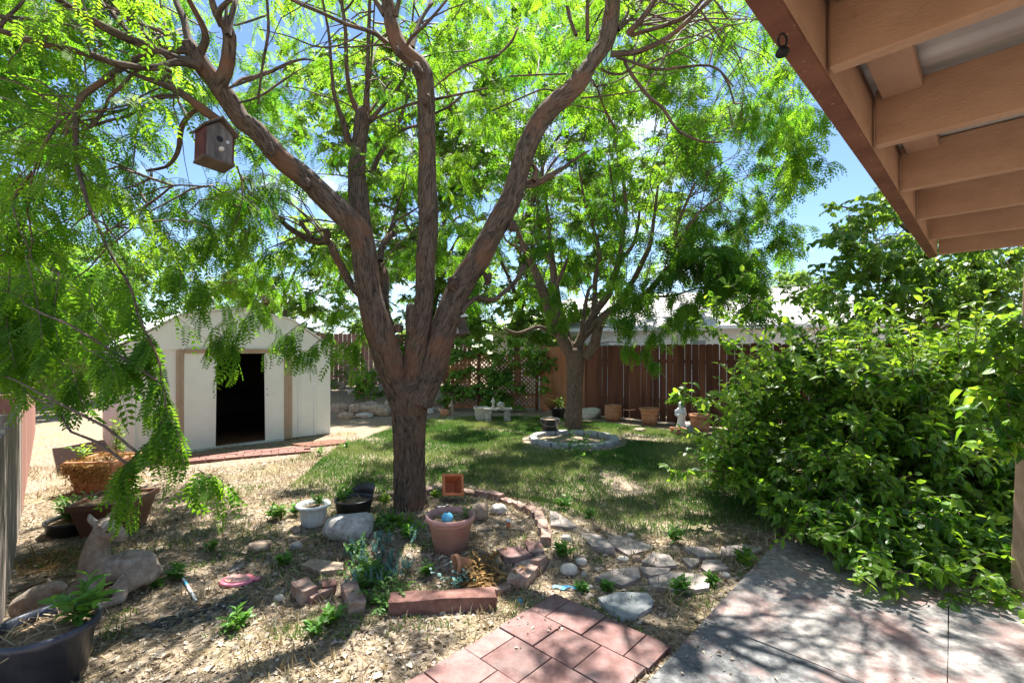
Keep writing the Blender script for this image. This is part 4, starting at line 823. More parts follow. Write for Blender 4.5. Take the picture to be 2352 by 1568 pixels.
def background():
    B = W(1650, 811, 1)
    def at(x, Y): return Vector(((x-CX)/F*Y, Y, .3 if x < 1000 else 0))
    fq = [t_quad(.6), t_quad(.45)]
    specs = [('tall yellow-green tree beyond the left fence', -60, 13.5, [(-120, 40, 170, 330, 46), (-120, 330, 130, 700, 30), (-120, 620, 260, 800, 34)], 'locust2', .14, 7.5, 1),
             ('bright green tree rising behind the shed on its left', 240, 17, [(100, 560, 420, 790, 60)], 'bgleaf', .12, 5, 1),
             ('feathery pale green tree directly behind the shed', 640, 18, [(430, 540, 860, 780, 60), (620, 480, 800, 600, 12)], 'bgleaf', .13, 5.5, 1),
             ('yellow-green bushy tree behind the main trunk', 990, 16.5, [(850, 590, 1110, 860, 46), (760, 330, 1120, 620, 66), (640, 60, 1060, 340, 46)], 'bgleaf', .15, 10, 1),
             ('green tree crown showing behind the lattice and smaller locust', 1190, 18, [(1050, 480, 1420, 790, 80), (1080, 180, 1600, 520, 90), (1000, -40, 1560, 200, 40)], 'bgleaf', .15, 11, 1),
             ('far round tree over the roof of the white house', 1825, 34, [(1785, 630, 1862, 690, 22)], 'bgleaf', .16, 6, 1)]
    for lab, x, Y, regs, lm, L, h, _ in specs:
        bl = []
        for r in regs: bl += screen_region(*r[:4], int(r[4]*2.2), Y-1.5, Y+1.5, SKYGAPS)
        leafy('background_tree', lab, at(x, Y), simple_skel(at(x, Y), h, h*.25, 6, .14), bl, fq, lm, L, .3, .6 if Y < 30 else .8, 12, 20)
    # dry brush behind the shed
    base = at(520, 14.2); T = Tree('dry_brush', 'tangle of bare grey twigs showing above the shed roof', base, 'brush'); T.sk = [base+Vector((0, 0, .2*i)) for i in range(8)]; T.freeze()
    for c in screen_region(410, 625, 620, 720, 69, 13.2, 14.6):
        T.blob(c, .4, 6, 3, .05, .2, 0)
    T.finish(fq, M['dryleaf'], M['twig'], 3)
    # right hand tree
    base = Vector((7.7, 8.0, 0)); sk = simple_skel(base, 4.6, 1.7, 9, .12)
    bl = screen_region(1880, 440, 2100, 640, 60, 6.8, 8.6, [(1890, 480, 70, 60), (1870, 600, 60, 30)])+screen_region(2050, 540, 2420, 720, 93, 6.2, 8.8)+screen_region(1860, 600, 2380, 770, 110, 6.8, 8.6)
    bl += [np.array([rng.uniform(6, 10), rng.uniform(6.6, 9.5), rng.uniform(3.6, 4.9)]) for _ in range(46)]
    leafy('shade_tree', 'dense dark green broadleaf tree behind the big right-hand bush', base, sk, bl, [t_leaf(.6, .1, .3)], 'apple', .085, .5, .34, 6, 12)
    # vine over the lattice
    base = Vector((-.4, 13.25, 0)); T = Tree('vine', 'sprawling green vine covering the lattice screen', base, 'vine'); T.sk = [base+Vector((math.sin(i*.9)*.5, -.1, .13*i)) for i in range(11)]; T.freeze()
    for c in screen_region(1010, 775, 1235, 865, 74, 12.7, 13.3)+screen_region(1010, 880, 1130, 925, 24, 12.8, 13.05)+screen_region(1110, 860, 1200, 950, 39, 12.7, 13.0)+screen_region(1225, 800, 1300, 850, 15, 12.6, 12.9)+screen_region(1235, 860, 1275, 900, 3, 12.5, 12.7): T.blob(c, .24, 5, 8, .085, .7, .5)
    T.finish([t_leaf(.95, .1, .3)], M['vine'], M['twig_g'], 3)
    # shrub left of the trunk over the rocks
    base = onG(G(855, 905, .3)); T = Tree('shrub', 'low dark green shrub growing above the rock edging', base, 'shrub'); T.sk = [base+Vector((0, 0, .05*i)) for i in range(5)]; T.freeze()
    for c in screen_region(800, 850, 900, 905, 30, 13.2, 14): T.blob(c, .25, 5, 7, .1, .4)
    T.finish([t_leaf(.5)], M['bush'], M['twig_g'], 3)
    base = onG(G(775, 905, .3)); T = Tree('shrub', 'upright dark juniper-like shrub beside the right wall of the shed', base, 'shrub'); T.sk = [base+Vector((0, 0, .1*i)) for i in range(10)]; T.freeze()
    for c in screen_region(762, 800, 800, 890, 21, 13.6, 14.2): T.blob(c, .2, 5, 12, .06, .2, .1)
    T.finish(fq, M['apple'], M['twig'], 3)
background()

def big_bush():
    base = Vector((3.9, 4.3, 0)); T = Tree('broadleaf_bush', 'huge sprawling bush of glossy broad leaves spilling onto the patio slab', base, 'bush')
    for i in range(13):
        b0 = base+Vector((random.uniform(-.5, 1.2), random.uniform(-.2, 1.2), 0)); a = random.uniform(0, 6.28); r = random.uniform(.5, 1.3); z = random.uniform(.7, 1.7)
        T.limb('stem', [(b0, .015), (b0+Vector((math.cos(a)*r*.25, math.sin(a)*r*.25, z*.55)), .011), (b0+Vector((math.cos(a)*r*.7, math.sin(a)*r*.7, z*.9)), .004)], M['bark2'], 8, .15, .1, i)
    T.freeze(); T.sk = list(T.sk)
    poly = [(1575, 1075), (1690, 1010), (1690, 900), (1760, 830), (1880, 800), (2000, 830), (2150, 790), (2250, 780), (2400, 800), (2400, 1400), (2250, 1400), (2120, 1350), (1960, 1290), (1850, 1240), (1780, 1170), (1700, 1120)]
    def inside(x, y):
        c = False; n = len(poly)
        for i in range(n):
            (a, b), (d, e) = poly[i], poly[(i+1) % n]
            if (b > y) != (e > y) and x < (d-a)*(y-b)/(e-b)+a: c = not c
        return c
    k = 0; L_ = .076
    while k < 1500:
        x, y = rng.uniform(1560, 2400), rng.uniform(770, 1410)
        if not inside(x, y): continue
        Yf = 2.95+(1400-y)/620*1.7+max(0, 1950-x)/340*.8; Y_ = Yf+.95*rng.random()**1.4
        nn = noise.noise(Vector((x/105, y/80, 5.5))); n2 = noise.noise(Vector((x/45, y/40, 1.5)))
        if n2 < -.22 and rng.random() < .8: k += .35; continue
        Y_ += 1.1*max(0, -nn)-.25*n2
        c = np.array(W(x, y, Y_))
        if c[2] < .10: continue
        T.blob(c, rng.uniform(.16, .34), 4, int(rng.integers(7, 11)), L_*rng.uniform(.65, 1.1), rng.uniform(-.2, .5), rng.uniform(-.8, .5), conn=False); k += 1
    for _ in range(30): T.blob(np.array(W(rng.uniform(2270, 2400), rng.uniform(770, 1050), rng.uniform(2.72, 2.92))), .17, 4, 8, .07, .1, -.2, conn=False)
    for _ in range(120):
        x = rng.uniform(1660, 2400); y = np.interp(x, [1660, 1760, 2000, 2150, 2400], [1000, 830, 815, 790, 790])+rng.uniform(-10, 90); p = np.array(W(x, y, rng.uniform(3.7, 5.0)))
        q = p+np.array([rng.normal(-.05, .18), rng.normal(0, .12), rng.uniform(.12, .45)]); T.leaves_on(T.twig(p, q, .02, .004, .0015, 6), 13, .075, -.1, 0, rng.uniform(.5, 1))
    for _ in range(110):
        x = rng.uniform(1640, 2340); y = np.interp(x, [1640, 1780, 1850, 1960, 2120, 2340], [1090, 1170, 1240, 1290, 1345, 1400])-rng.uniform(-5, 110); p = np.array(W(x, y, 2.95+(1400-y)/620*1.7+max(0, 1950-x)/340*.8-.02))
        q = p+np.array([rng.normal(-.12, .12), rng.normal(-.12, .1), rng.uniform(-.12, .16)]); q[2] = max(q[2], .05); T.leaves_on(T.twig(p, q, .03, .004, .0015, 6), 10, .07, .1, 0, rng.uniform(.3, .95))
    # long shoots reaching out to the left
    for pts, Y_ in (([(1900, 900), (1820, 790), (1740, 700), (1655, 640)], 4.9), ([(1960, 880), (1880, 760), (1830, 690), (1790, 650)], 5.0), ([(1850, 880), (1760, 790), (1690, 740), (1640, 710)], 5.0), ([(2000, 860), (1960, 760), (1900, 700), (1860, 650)], 5.2), ([(1760, 960), (1680, 930), (1600, 925), (1540, 915)], 5.0), ([(1800, 1120), (1720, 1090), (1640, 1080), (1545, 1085)], 4.4), ([(1750, 880), (1700, 800), (1650, 770), (1610, 745)], 5.0), ([(2100, 860), (2060, 780), (2030, 730), (1990, 690)], 5.3), ([(1880, 860), (1850, 780), (1800, 740), (1750, 720)], 4.9), ([(2200, 840), (2210, 780), (2260, 745), (2300, 735)], 4.4), ([(1960, 870), (1930, 780), (1900, 745), (1880, 700)], 5.0), ([(2040, 860), (2000, 800), (1960, 760), (1930, 740)], 5.1)):
        P = np.array([W(x, y, Y_)[:] for x, y in pts]); u = np.linspace(0, 3, 10); a = np.minimum(u.astype(int), 2); f = (u-a)[:, None]; Q = P[a]*(1-f)+P[a+1]*f
        T.tw.append(Q-np.array(T.base)); T.twr.append(np.linspace(.007, .002, 10)); T.leaves_on(Q, 26, .08, .1, 0)
        for _ in range(9):
            p = Q[rng.integers(2, 10)]; T.leaves_on(T.twig(p, p+np.array([rng.normal(0, .16), rng.normal(0, .1), rng.normal(.06, .1)]), .02, .003, .001, 6), 8, .075, .15, 0)
    T.finish([t_leaf(.62, .15, .2), t_leaf(.5, .3, .7), t_leaf(.7, .1, .1), t_leaf(.55, .35, -.3), t_leaf(.6, .25, 1.0)], M['bush'], M['twig'], 4)
big_bush()

# ------------------------------------------------------------------ small plants
def weed(name, label, p, h, n, kind='weed', cat='weed', group=None, spread=.6, tm=None, L=.06):
    base = Vector(p); T = Tree(name, label, base, cat); T.sk = [base]
    if group: T.t['group'] = group
    for i in range(n):
        a = rng.uniform(0, 6.28); r = h*spread*rng.uniform(.2, 1); q = np.array(base[:])+np.array([math.cos(a)*r, math.sin(a)*r, h*rng.uniform(.5, 1)])
        pts = T.twig(np.array(base[:])+rng.normal(0, h*.06, 3)*[1, 1, 0], q, .0, .002, .001, 6); T.leaves_on(pts, 7, L, -.1, .2, rng.normal(.5, .2))
    T.finish(tm or [t_leaf(.4, .2, .3)], M[kind], M['twig_g'], 3, 'leaves'); return T
WEEDS = [(c2, 2170, 1300, .16, 'bright green weed on the sunlit strip beyond the shed corner'), (c2, 1990, 1350, .13, 'yellow-green weed at the right end of the shed brick path'),
 (cG, 60, 420, .14, 'leafy weed left of the ridged grey urn'), (cG, 220, 380, .12, 'taller weed touching the left side of the grey urn'), (cG, 930, 300, .13, 'sunlit yellow-green tuft between black bucket and trunk'),
 (cG, 830, 900, .17, 'green clump growing over the front bricks of the bed'), (cG, 700, 740, .14, 'light green clump under the blue-green stonecrop'), (cG, 140, 780, .09, 'small weed left of the flat tan stone'), (cG, 1120, 640, .12, 'bright lime leaves left of the pink pot'),
 (cG, 520, 1230, .10, 'thin weed in front of the broken bricks'), (cG, 370, 1320, .09, 'low weed in the litter in front of the bed'), (cG, 2300, 740, .08, 'green weed right of the broken bed edging'),
 (cP, 500, 240, .13, 'weed at the lawn edge above the flagstones'), (cP, 500, 620, .11, 'round green weed beside the white oval stone'), (cP, 1370, 470, .14, 'broad-leaved weed above the pointed flagstone'), (cP, 1400, 860, .10, 'grassy weed on the lower edge of the large flagstone'), (cP, 850, 840, .06, 'small weed in front of the dark flagstone'), (cP, 1920, 650, .12, 'yellow-green weed near the slab corner'), (cP, 700, 320, .08, 'sunny tuft left of the long pale flagstone'), (cP, 1650, 800, .07, 'weed right of the large flagstone'),
 (cD, 1370, 620, .11, 'green weed beside the white tube'), (cD, 1640, 400, .09, 'small upright weed behind the pink dish'), (cD, 1850, 1000, .11, 'bright green weed in the foreground litter'), (cD, 2190, 150, .12, 'feathery weed in the dry grass left of the bed'), (cD, 1220, 680, .05, 'tiny sprout near the fawn statue'), (cD, 2250, 500, .06, 'small tuft behind the loose bricks'),
 (c2, 2010, 870, .0, ''), (cG, 1330, 270, .1, 'dry yellow tuft behind the tipped orange planter'), (cG, 1250, 860, .09, 'thin green sprout inside the front of the bed'), (cP, 640, 1000-160, .05, 'sprig by the torn blue plastic')]
for fn, x, y, h, lab in WEEDS:
    if not h: continue
    p = onG(G(*fn(x, y))); weed('weed', lab, p, h, 9 if p.y < 6 else 6, 'weed' if 'yellow' not in lab and 'dry' not in lab else 'vine', L=.05 if h < .1 else .06)
# blue green stonecrop
def stonecrop():
    base = onG(G(*cG(900, 780))); T = Tree('stonecrop', 'blue-green stonecrop clump spreading in the middle of the bed', base, 'succulent'); T.sk = [base]
    for (x, y) in [(700, 640), (720, 690), (680, 600), (850, 620), (900, 650), (930, 700), (980, 720), (860, 760), (1000, 800), (1010, 770), (820, 830), (900, 850), (780, 700), (960, 600), (1120, 520), (1150, 560), (1100, 740), (640, 640), (880, 560), (760, 620), (940, 780), (700, 800), (660, 860)]:
        for k in range(5):
            g = onG(G(*cG(x+rng.normal(0, 18), y+30+rng.normal(0, 14)), .07)); q = np.array(g[:])+[rng.normal(0, .02), rng.normal(-.01, .02), rng.uniform(.07, .13)]
            pts = T.twig(np.array(g[:]), q, 0, .003, .002, 6)
            for i in range(26):
                t = .25+.75*i/26; p = pts[0]*(1-t)+pts[-1]*t; a = i*2.4; T.P.append(p); T.D.append([math.cos(a), math.sin(a), .35+t*.6]); T.U.append([0, 0, 1.]); T.S.append(.022*(1.2-t*.5)); T.rv.append(rng.random())
    T.finish([t_leaf(.42, 0, -.2)], M['teal'], M['twig_g'], 3, 'leaves')
stonecrop()
def creeper(name, label, pts, n, h, L, kind, cat, dz=.07, tm=None):
    base = onG(G(*pts[0], dz)); T = Tree(name, label, base, cat); T.sk = [base]
    for _ in range(n):
        x, y = pts[rng.integers(0, len(pts))]; g = onG(G(x+rng.normal(0, 10), y+rng.normal(0, 5), dz)); q = np.array(g[:])+[rng.normal(0, h*.6), rng.normal(0, h*.6), rng.uniform(.2, 1)*h]
        T.leaves_on(T.twig(np.array(g[:]), q, 0, .0015, .001, 6), 6, L, -.1, .2, rng.normal(.5, .2))
    T.finish(tm or [t_leaf(.9, .05, .2)], M[kind], M['twig_g'], 3, 'leaves')
creeper('ground_ivy', 'dark round-leaved ground cover at the foot of the main trunk', [(870, 1195), (900, 1200), (930, 1205), (850, 1215), (890, 1215), (920, 1225), (960, 1215)], 90, .07, .035, 'bush', 'ground cover')
creeper('green_clump', 'mixed green plants spilling over the front edge of the bed', [(840, 1330), (860, 1350), (880, 1370), (870, 1320), (900, 1370), (850, 1300), (830, 1290), (905, 1345)], 110, .12, .04, 'weed', 'plant', tm=[t_leaf(.4, .2, .3)])
creeper('dried_plant', 'withered yellow plant drooping right of the small tipped pot', [(1105, 1320), (1115, 1310), (1120, 1290), (1098, 1330)], 50, .13, .06, 'dryleaf', 'dead plant', tm=[t_leaf(.35, .2, .6)])
creeper('pale_sprig', 'pale small-leaved sprig in front of the pink pot', [(1055, 1320), (1060, 1330), (1048, 1315)], 20, .13, .028, 'teal', 'plant')
creeper('ring_weed', 'tall green weed leaning over the grey block ring', [(1325, 1035), (1328, 1045), (1322, 1025)], 22, .34, .09, 'weed', 'weed', 0, [t_leaf(.35, .2, .3)])

# ------------------------------------------------------------------ stones, bricks, blocks
def stone(lab, fn, x, y, w, h, mt='stone', depth=None, seed=1, name='rock', cat='rock', amp=.2, group=None, z=None, sink=.3, rz=0):
    """w, h in px of the enlargement"""
    p = onG(G(*fn(x, y))) if z is None else G(*fn(x, y), z); k = .293*p.y/F; sx, sz = w*k/2, h*k/2
    sy = depth or sx*.8; t = thing(name, lab, cat, (p.x, p.y+sy*.6, p.z), group=group); bm = bmesh.new(); rock(bm, (0, 0, sz*(1-sink)), (sx, sy, sz), seed, 3 if w*k > .06 else 2, amp, rz)
    ob('body', bm, M[mt], t, smooth=True); return t
stone('big rounded granite boulder in front of the grey urn', cG, 640, 620, 400, 190, 'stone', seed=4, amp=.28)
stone('upright tan stone behind the pink pot', cG, 1660, 480, 150, 150, 'stone_t', seed=5)
stone('pale angular stone with a notch at the right of the bed', cG, 1815, 430, 125, 90, 'stone_w', seed=6)
stone('small brown stone left of the granite boulder', cG, 220, 520, 90, 50, 'stone_t', seed=7)
stone('grey stone half sunk left of the flat tan stone', cG, 220, 650, 90, 60, 'stone', seed=8)
stone('small grey stone left of the loose bricks', cG, 85, 1060, 80, 60, 'stone', seed=9)
stone('rounded grey pebble on the front brick corner', cG, 760, 1060, 55, 50, 'stone', seed=10)
stone('pale pebble beside the front brick', cG, 825, 1070, 55, 60, 'stone_t', seed=11)
stone('white oval stone among the flagstones', cP, 545, 720, 140, 85, 'stone_w', seed=12, amp=.1)
stone('dark grey round stone above the white oval stone', cP, 522, 525, 80, 55, 'stone', seed=13, amp=.1)
stone('small white stone at the lawn edge', cP, 1027, 415, 60, 28, 'stone_w', seed=14, amp=.1)
stone('cream pebble lying on the paver patio', cP, 612, 1118, 44, 30, 'stone_w', seed=15, amp=.1)
stone('round rust-tinted stone beside the fanned flagstones', cP, 1075, 620, 70, 50, 'stone_t', seed=16, amp=.1)
stone('pale stone left of the pointed flagstone', cP, 970, 615, 90, 35, 'stone_w', seed=17, amp=.1)
stone('egg-shaped grey stone left of the dark flagstone', cP, 660, 740, 45, 50, 'stone', seed=18, amp=.1)
stone('small pale stone by the flagstones near the bed', cP, 710, 825, 50, 28, 'stone_w', seed=19, amp=.1)
stone('white pebble below the large flagstone', cP, 1370, 850, 70, 40, 'stone_w', seed=20, amp=.1)
stone('stone at the right of the small square flagstone', cP, 1770, 745, 80, 35, 'stone_w', seed=21, amp=.1)
stone('brown pebble right of the white oval stone', cP, 600, 620, 60, 50, 'stone_t', seed=22, amp=.1)
stone('large cream stone behind the white oval stone', cP, 640, 650, 90, 60, 'stone_w', seed=23, amp=.1)
stone('brown loaf-shaped stone in the dry grass', cD, 2010, 400, 170, 70, 'stone_t', seed=24, rz=.4)
stone('dark grey stone at the foot of the plaster figure', crop(1500, 950, .3401), 1680, 1030, 110, 70, 'flag_b', seed=25)
stone('grey triangular rock behind the terracotta box at the fence', crop(1500, 950, .3401), 1670, 1000, 100, 80, 'stone', seed=26)
stone('low pale stone in the border by the brown fence', crop(1500, 950, .3401), 1240, 1020, 90, 40, 'stone_t', seed=27)
stone('jagged pale rocks piled right of the rear tree', crop(1500, 950, .3401), 800, 900, 170, 90, 'stone_w', seed=28, amp=.4)
stone('grey rock left of the rear tree trunk', crop(1500, 950, .3401), 560, 900, 120, 90, 'stone', seed=29, amp=.3)
R5 = crop(900, 1000, .3401)
for i, (x, y, w, h) in enumerate(sorted([(330, 690, 160, 70), (500, 700, 170, 80), (400, 745, 130, 50), (620, 680, 120, 80), (700, 720, 160, 90), (800, 690, 120, 110), (450, 640, 70, 40), (660, 640, 110, 60), (770, 630, 70, 50), (720, 610, 80, 50), (310, 590, 120, 60), (820, 620, 70, 60), (1180, 660, 110, 60), (1130, 700, 90, 50), (560, 740, 130, 40), (1210, 620, 70, 50)])):
    t = stone(('first second third fourth fifth sixth seventh eighth ninth tenth eleventh twelfth thirteenth fourteenth fifteenth sixteenth'.split()[i])+' field stone from the left in the low rock edging right of the shed', R5, x, y+8, w*1.1, h*1.1, ['stone_t', 'stone', 'stone_t', 'stone'][i % 4] if h < 70 else 'stone_t', seed=30+i, group='field stones of the rock edging', amp=.3)
# flagstones
FL = [([(390, 290), (440, 300), (600, 410), (560, 425), (400, 412)], 'pinkish flagstone nearest the bed edging', 0), ([(790, 400), (950, 430), (1190, 505), (1215, 525), (1010, 588), (880, 510)], 'long pale flagstone with a pointed right end', 0),
 ([(620, 440), (790, 462), (900, 565), (720, 560)], 'bleached flagstone left of the pointed one', 0), ([(1110, 650), (1200, 580), (1330, 600), (1390, 682), (1240, 690)], 'rounded tan flagstone in the middle of the group', 0),
 ([(740, 768), (890, 705), (1090, 686), (1098, 765), (960, 835), (900, 818)], 'dark flagstone at the left of the group', 0), ([(1160, 785), (1340, 728), (1560, 745), (1640, 780), (1640, 860), (1470, 885), (1200, 845)], 'largest dark layered flagstone beside the lone grey stone', 0),
 ([(1100, 692), (1230, 694), (1340, 702), (1320, 735), (1180, 765), (1110, 725)], 'thin flagstone wedge between the two dark ones', 0), ([(1420, 622), (1570, 625), (1560, 655), (1500, 695)], 'small triangular flagstone ringed by brown litter', 0),
 ([(1590, 640), (1720, 630), (1790, 700), (1620, 738), (1575, 700)], 'squarish brown flagstone near the slab', 0), ([(1440, 530), (1620, 530), (1710, 600), (1560, 612)], 'sunlit flagstone above the triangular one', 0),
 ([(1730, 530), (1900, 505), (2060, 550), (1900, 602), (1740, 605)], 'wide pale flagstone touching the slab corner', 0), ([(770, 940), (930, 890), (1150, 895), (1200, 960), (1190, 1012), (1060, 1082), (970, 1102), (830, 1012)], 'large blue-grey flagstone beside the pavers', 1)]
for i, (P, lab, b) in enumerate(FL):
    Pw = [G(*cP(x, y)) for x, y in P]; c = sum(Pw, Vector())/len(Pw); c = Vector((c.x, c.y, gz(c.x, c.y))); bm = bmesh.new(); slab_poly(bm, [p-c for p in Pw], -.03, .028, i); t = tag(ob('flagstone', bm, M['flag_b' if b else 'flag']), lab, 'flagstone', 'flagstones of the garden path'); t.location = c
def flat(lab, fn, P, th, mt, name='flagstone', cat='flat stone', tilt=0, z=.0):
    Pw = [G(*fn(x, y), z) for x, y in P]; c = sum(Pw, Vector())/len(Pw); c = Vector((c.x, c.y, gz(c.x, c.y))); bm = bmesh.new(); slab_poly(bm, [Vector((p.x-c.x, p.y-c.y, 0)) for p in Pw], -.02, th, hash(lab) % 50 if False else len(lab)); t = tag(ob(name, bm, M[mt]), lab, cat); t.location = c; t.rotation_euler.x = tilt
flat('flat tan stone lying left of the stonecrop', cG, [(270, 810), (340, 765), (600, 800), (600, 850), (420, 860)], .04, 'stone_t', z=0)
flat('large pink slab lying tilted on the right edging of the bed', cG, [(1880, 830), (1960, 700), (2130, 660), (2145, 720), (2030, 850)], .06, 'brick', name='stone_slab', z=.1)
flat('reddish slab behind the tilted pink one', cG, [(1800, 650), (1990, 620), (2080, 700), (1960, 730), (1860, 720)], .03, 'paver', name='stone_slab', z=.08)
flat('bleached pink slab on the right side of the bed', cG, [(2020, 600), (2150, 600), (2180, 680), (2060, 690)], .03, 'paver', name='stone_slab', z=.08)
flat('flagstone fragment in the litter near the pink dish', cD, [(1790, 560), (1860, 520), (1910, 520), (1890, 550), (1800, 580)], .015, 'flag')
flat('dark slab of timber at the right end of the shed', c2, [(1760, 1270), (2060, 1235), (2195, 1240), (2190, 1262), (1900, 1290)], .03, 'brownpot', name='plank', cat='plank')
# bricks of the bed edging
def brick(lab, x, y, L_, ang, w=.10, h=.09, mt='brick', group=None, lift=0, tilt=0, cat='brick', name='edging_brick'):
    p = onG(G(x, y)); t = thing(name, lab, cat, (p.x, p.y, p.z+lift), ang, group); bm = bmesh.new(); v = box(bm, (0, 0, h/2-.01), (L_, w, h)); bmesh.ops.subdivide_edges(bm, edges=bm.edges, cuts=3, use_grid_fill=True)
    sd = x+y
    for q in bm.verts: q.co += Vector((noise.noise(q.co*14+Vector((sd, 0, 0))), noise.noise(q.co*14+Vector((0, sd, 0))), noise.noise(q.co*14+Vector((0, 0, sd)))))*.013
    t.rotation_euler.x = tilt; ob('brick', bm, M[mt], t, bevel=.006)
ORD = 'first second third fourth fifth sixth seventh eighth ninth tenth eleventh twelfth thirteenth fourteenth fifteenth sixteenth seventeenth'.split()
def brick_row(pts, lab, group, n):
    P = [G(x, y) for x, y in pts]; Ls = [(b-a).length for a, b in zip(P, P[1:])]; tot = sum(Ls)
    for i in range(n):
        d = (i+.5)/n*tot; k = 0
        while d > Ls[k] and k < len(Ls)-1: d -= Ls[k]; k += 1
        q = P[k].lerp(P[k+1], d/Ls[k]); dr = P[k+1]-P[k]; x = CX+q.x/q.y*F; y = HZ+(H)/q.y*F
        brick(ORD[i]+' '+lab, x, y, tot/n-.008, math.atan2(dr.y, dr.x)+random.uniform(-.14, .14), .085, .095, group=group, lift=random.uniform(-.05, -.012), tilt=random.uniform(-.08, .08))
brick_row([(845, 1150), (880, 1141), (930, 1138)], 'pale edging brick from the left behind the main trunk', 'bricks at the back left of the tree bed', 2)
brick_row([(975, 1135), (1010, 1128), (1060, 1133), (1110, 1150), (1165, 1168), (1205, 1186)], 'pinkish edging brick from the trunk along the back right curve', 'bricks along the back of the tree bed', 8)
brick_row([(1215, 1188), (1238, 1212), (1252, 1248), (1255, 1275)], 'edging brick from the top on the right curve beside the lawn', 'bricks on the right of the tree bed', 4)
brick_row([(1250, 1300), (1215, 1325), (1165, 1352), (1130, 1362)], 'weathered brown edging brick from the right at the lower right of the bed', 'bricks at the lower right of the tree bed', 4)
t = brick('long dark red brick block forming the front of the bed', 1018, 1395, .66, math.atan2(.1, 1.0), .11, .12, 'brick_d', lift=-.02, tilt=.06)
brick('whitish loose brick lying at the left end of the bed', 698, 1372, .19, -.75, .11, .10)
brick('small broken red brick between the loose ones', 755, 1362, .09, .3, .07, .08, 'brick_d')
brick('broken pale brick piece leaning left of the small red one', 735, 1375, .16, 1.0, .06, .06)
brick('long pinkish brick pointing at the viewer at the front of the bed', 810, 1385, .30, -1.05, .10, .09)
# block ring round the second tree
rc = onG(G(1318, 1012)); 
for i in range(15):
    a = 2*math.pi*i/15+.1; x = rc.x+.74*math.cos(a); y = rc.y+.02+.66*math.sin(a)
    t = thing('edging_block', ORD[i]+' grey scalloped block anticlockwise from the right of the rear tree ring', 'edging block', (x, y, gz(x, y)), a, 'scalloped blocks around the rear tree'); bm = bmesh.new()
    prof = [(-.07, -.13), (.03, -.145), (.065, -.10), (.085, -.03), (.085, .03), (.065, .10), (.03, .145), (-.07, .13)]
    lo = [bm.verts.new((px, py, -.02)) for px, py in prof]; hi = [bm.verts.new((px, py, .075)) for px, py in prof]
    bm.faces.new(hi)
    for k in range(8): bm.faces.new((lo[k], lo[(k+1) % 8], hi[(k+1) % 8], hi[k]))
    ob('block', bm, M['block'], t, bevel=.012)

# ------------------------------------------------------------------ pots
def pot(lab, p, prof, mt, soil_r, soil_z, name='plant_pot', cat='plant pot', n=36, flute=None, rot=None, group=None, soil='soil'):
    t = thing(name, lab, cat, p[:], group=group)
    if rot: t.rotation_euler = rot
    bm = bmesh.new(); lathe(bm, prof, n, flute=flute); ob('pot_body', bm, M[mt], t, smooth=True)
    if soil_r:
        bm = bmesh.new(); R_ = lathe(bm, [(.001, soil_z+.012), (soil_r*.5, soil_z+.015), (soil_r, soil_z)], n)
        for v in bm.verts: v.co.z += .015*noise.noise(v.co*20)
        ob('potting_soil', bm, M[soil], t, smooth=True)
    return t
def potprof(rt, rb, h, rim=.03, lip=.012, th=.008):
    return [(.001, 0), (rb, 0), (rt-(rt-rb)*rim/h*1.3, h-rim), (rt+lip, h-rim), (rt+lip, h), (rt-th, h), (rt-th*1.6, h-rim*1.4), (rb-th*.5, .02), (.001, .02)]
def sticks(parent_pt, name, label, n, r, h, kind='drygrass', cat='dead plant'):
    P, D, U, S = [], [], [], []
    for _ in range(n):
        a = rng.uniform(0, 6.28); q = r*math.sqrt(rng.random()); P.append([q*math.cos(a), q*math.sin(a), 0]); D.append([rng.normal(0, 1), rng.normal(0, 1), rng.uniform(-.2, .6)]); U.append([rng.normal(), rng.normal(), .3]); S.append(h*rng.uniform(.4, 1))
    t = thing(name, label, cat, parent_pt[:]); scatter('dry_stems', [t_blade(.02), t_blade(.035)], P, D, U, S, M[kind], t); return t
# navy pot lower left
pn = Vector((-2.27, 2.27, 0)); pot('big dark navy plastic nursery pot in the lower left corner', pn, potprof(.198, .15, .29, .035, .012), 'navy', .178, .24)
w = weed('potted_weed', 'green leafy weed growing in the navy pot', pn+Vector((.11, .06, .25)), .22, 12, 'weed', 'weed', L=.085, spread=.55); sticks(pn+Vector((-.02, 0, .26)), 'dry_stalks', 'dry stalks and leaves on the soil of the navy pot', 120, .17, .12)
# grey ridged urn
pu = onG(G(cG(365, 500)[0], 1207)); pot('pale grey ridged urn-shaped planter left of the black bucket', pu, [(.001, 0), (.085, 0), (.10, .02), (.112, .08), (.115, .14), (.118, .165), (.15, .18), (.155, .195), (.145, .205), (.125, .205), (.11, .19), (.10, .15), (.09, .05), (.001, .04)], 'lgrey', .108, .165, flute=.02, n=96)
weed('potted_weed', 'small weed in the grey ridged urn', pu+Vector((.05, .02, .17)), .12, 7, L=.05)
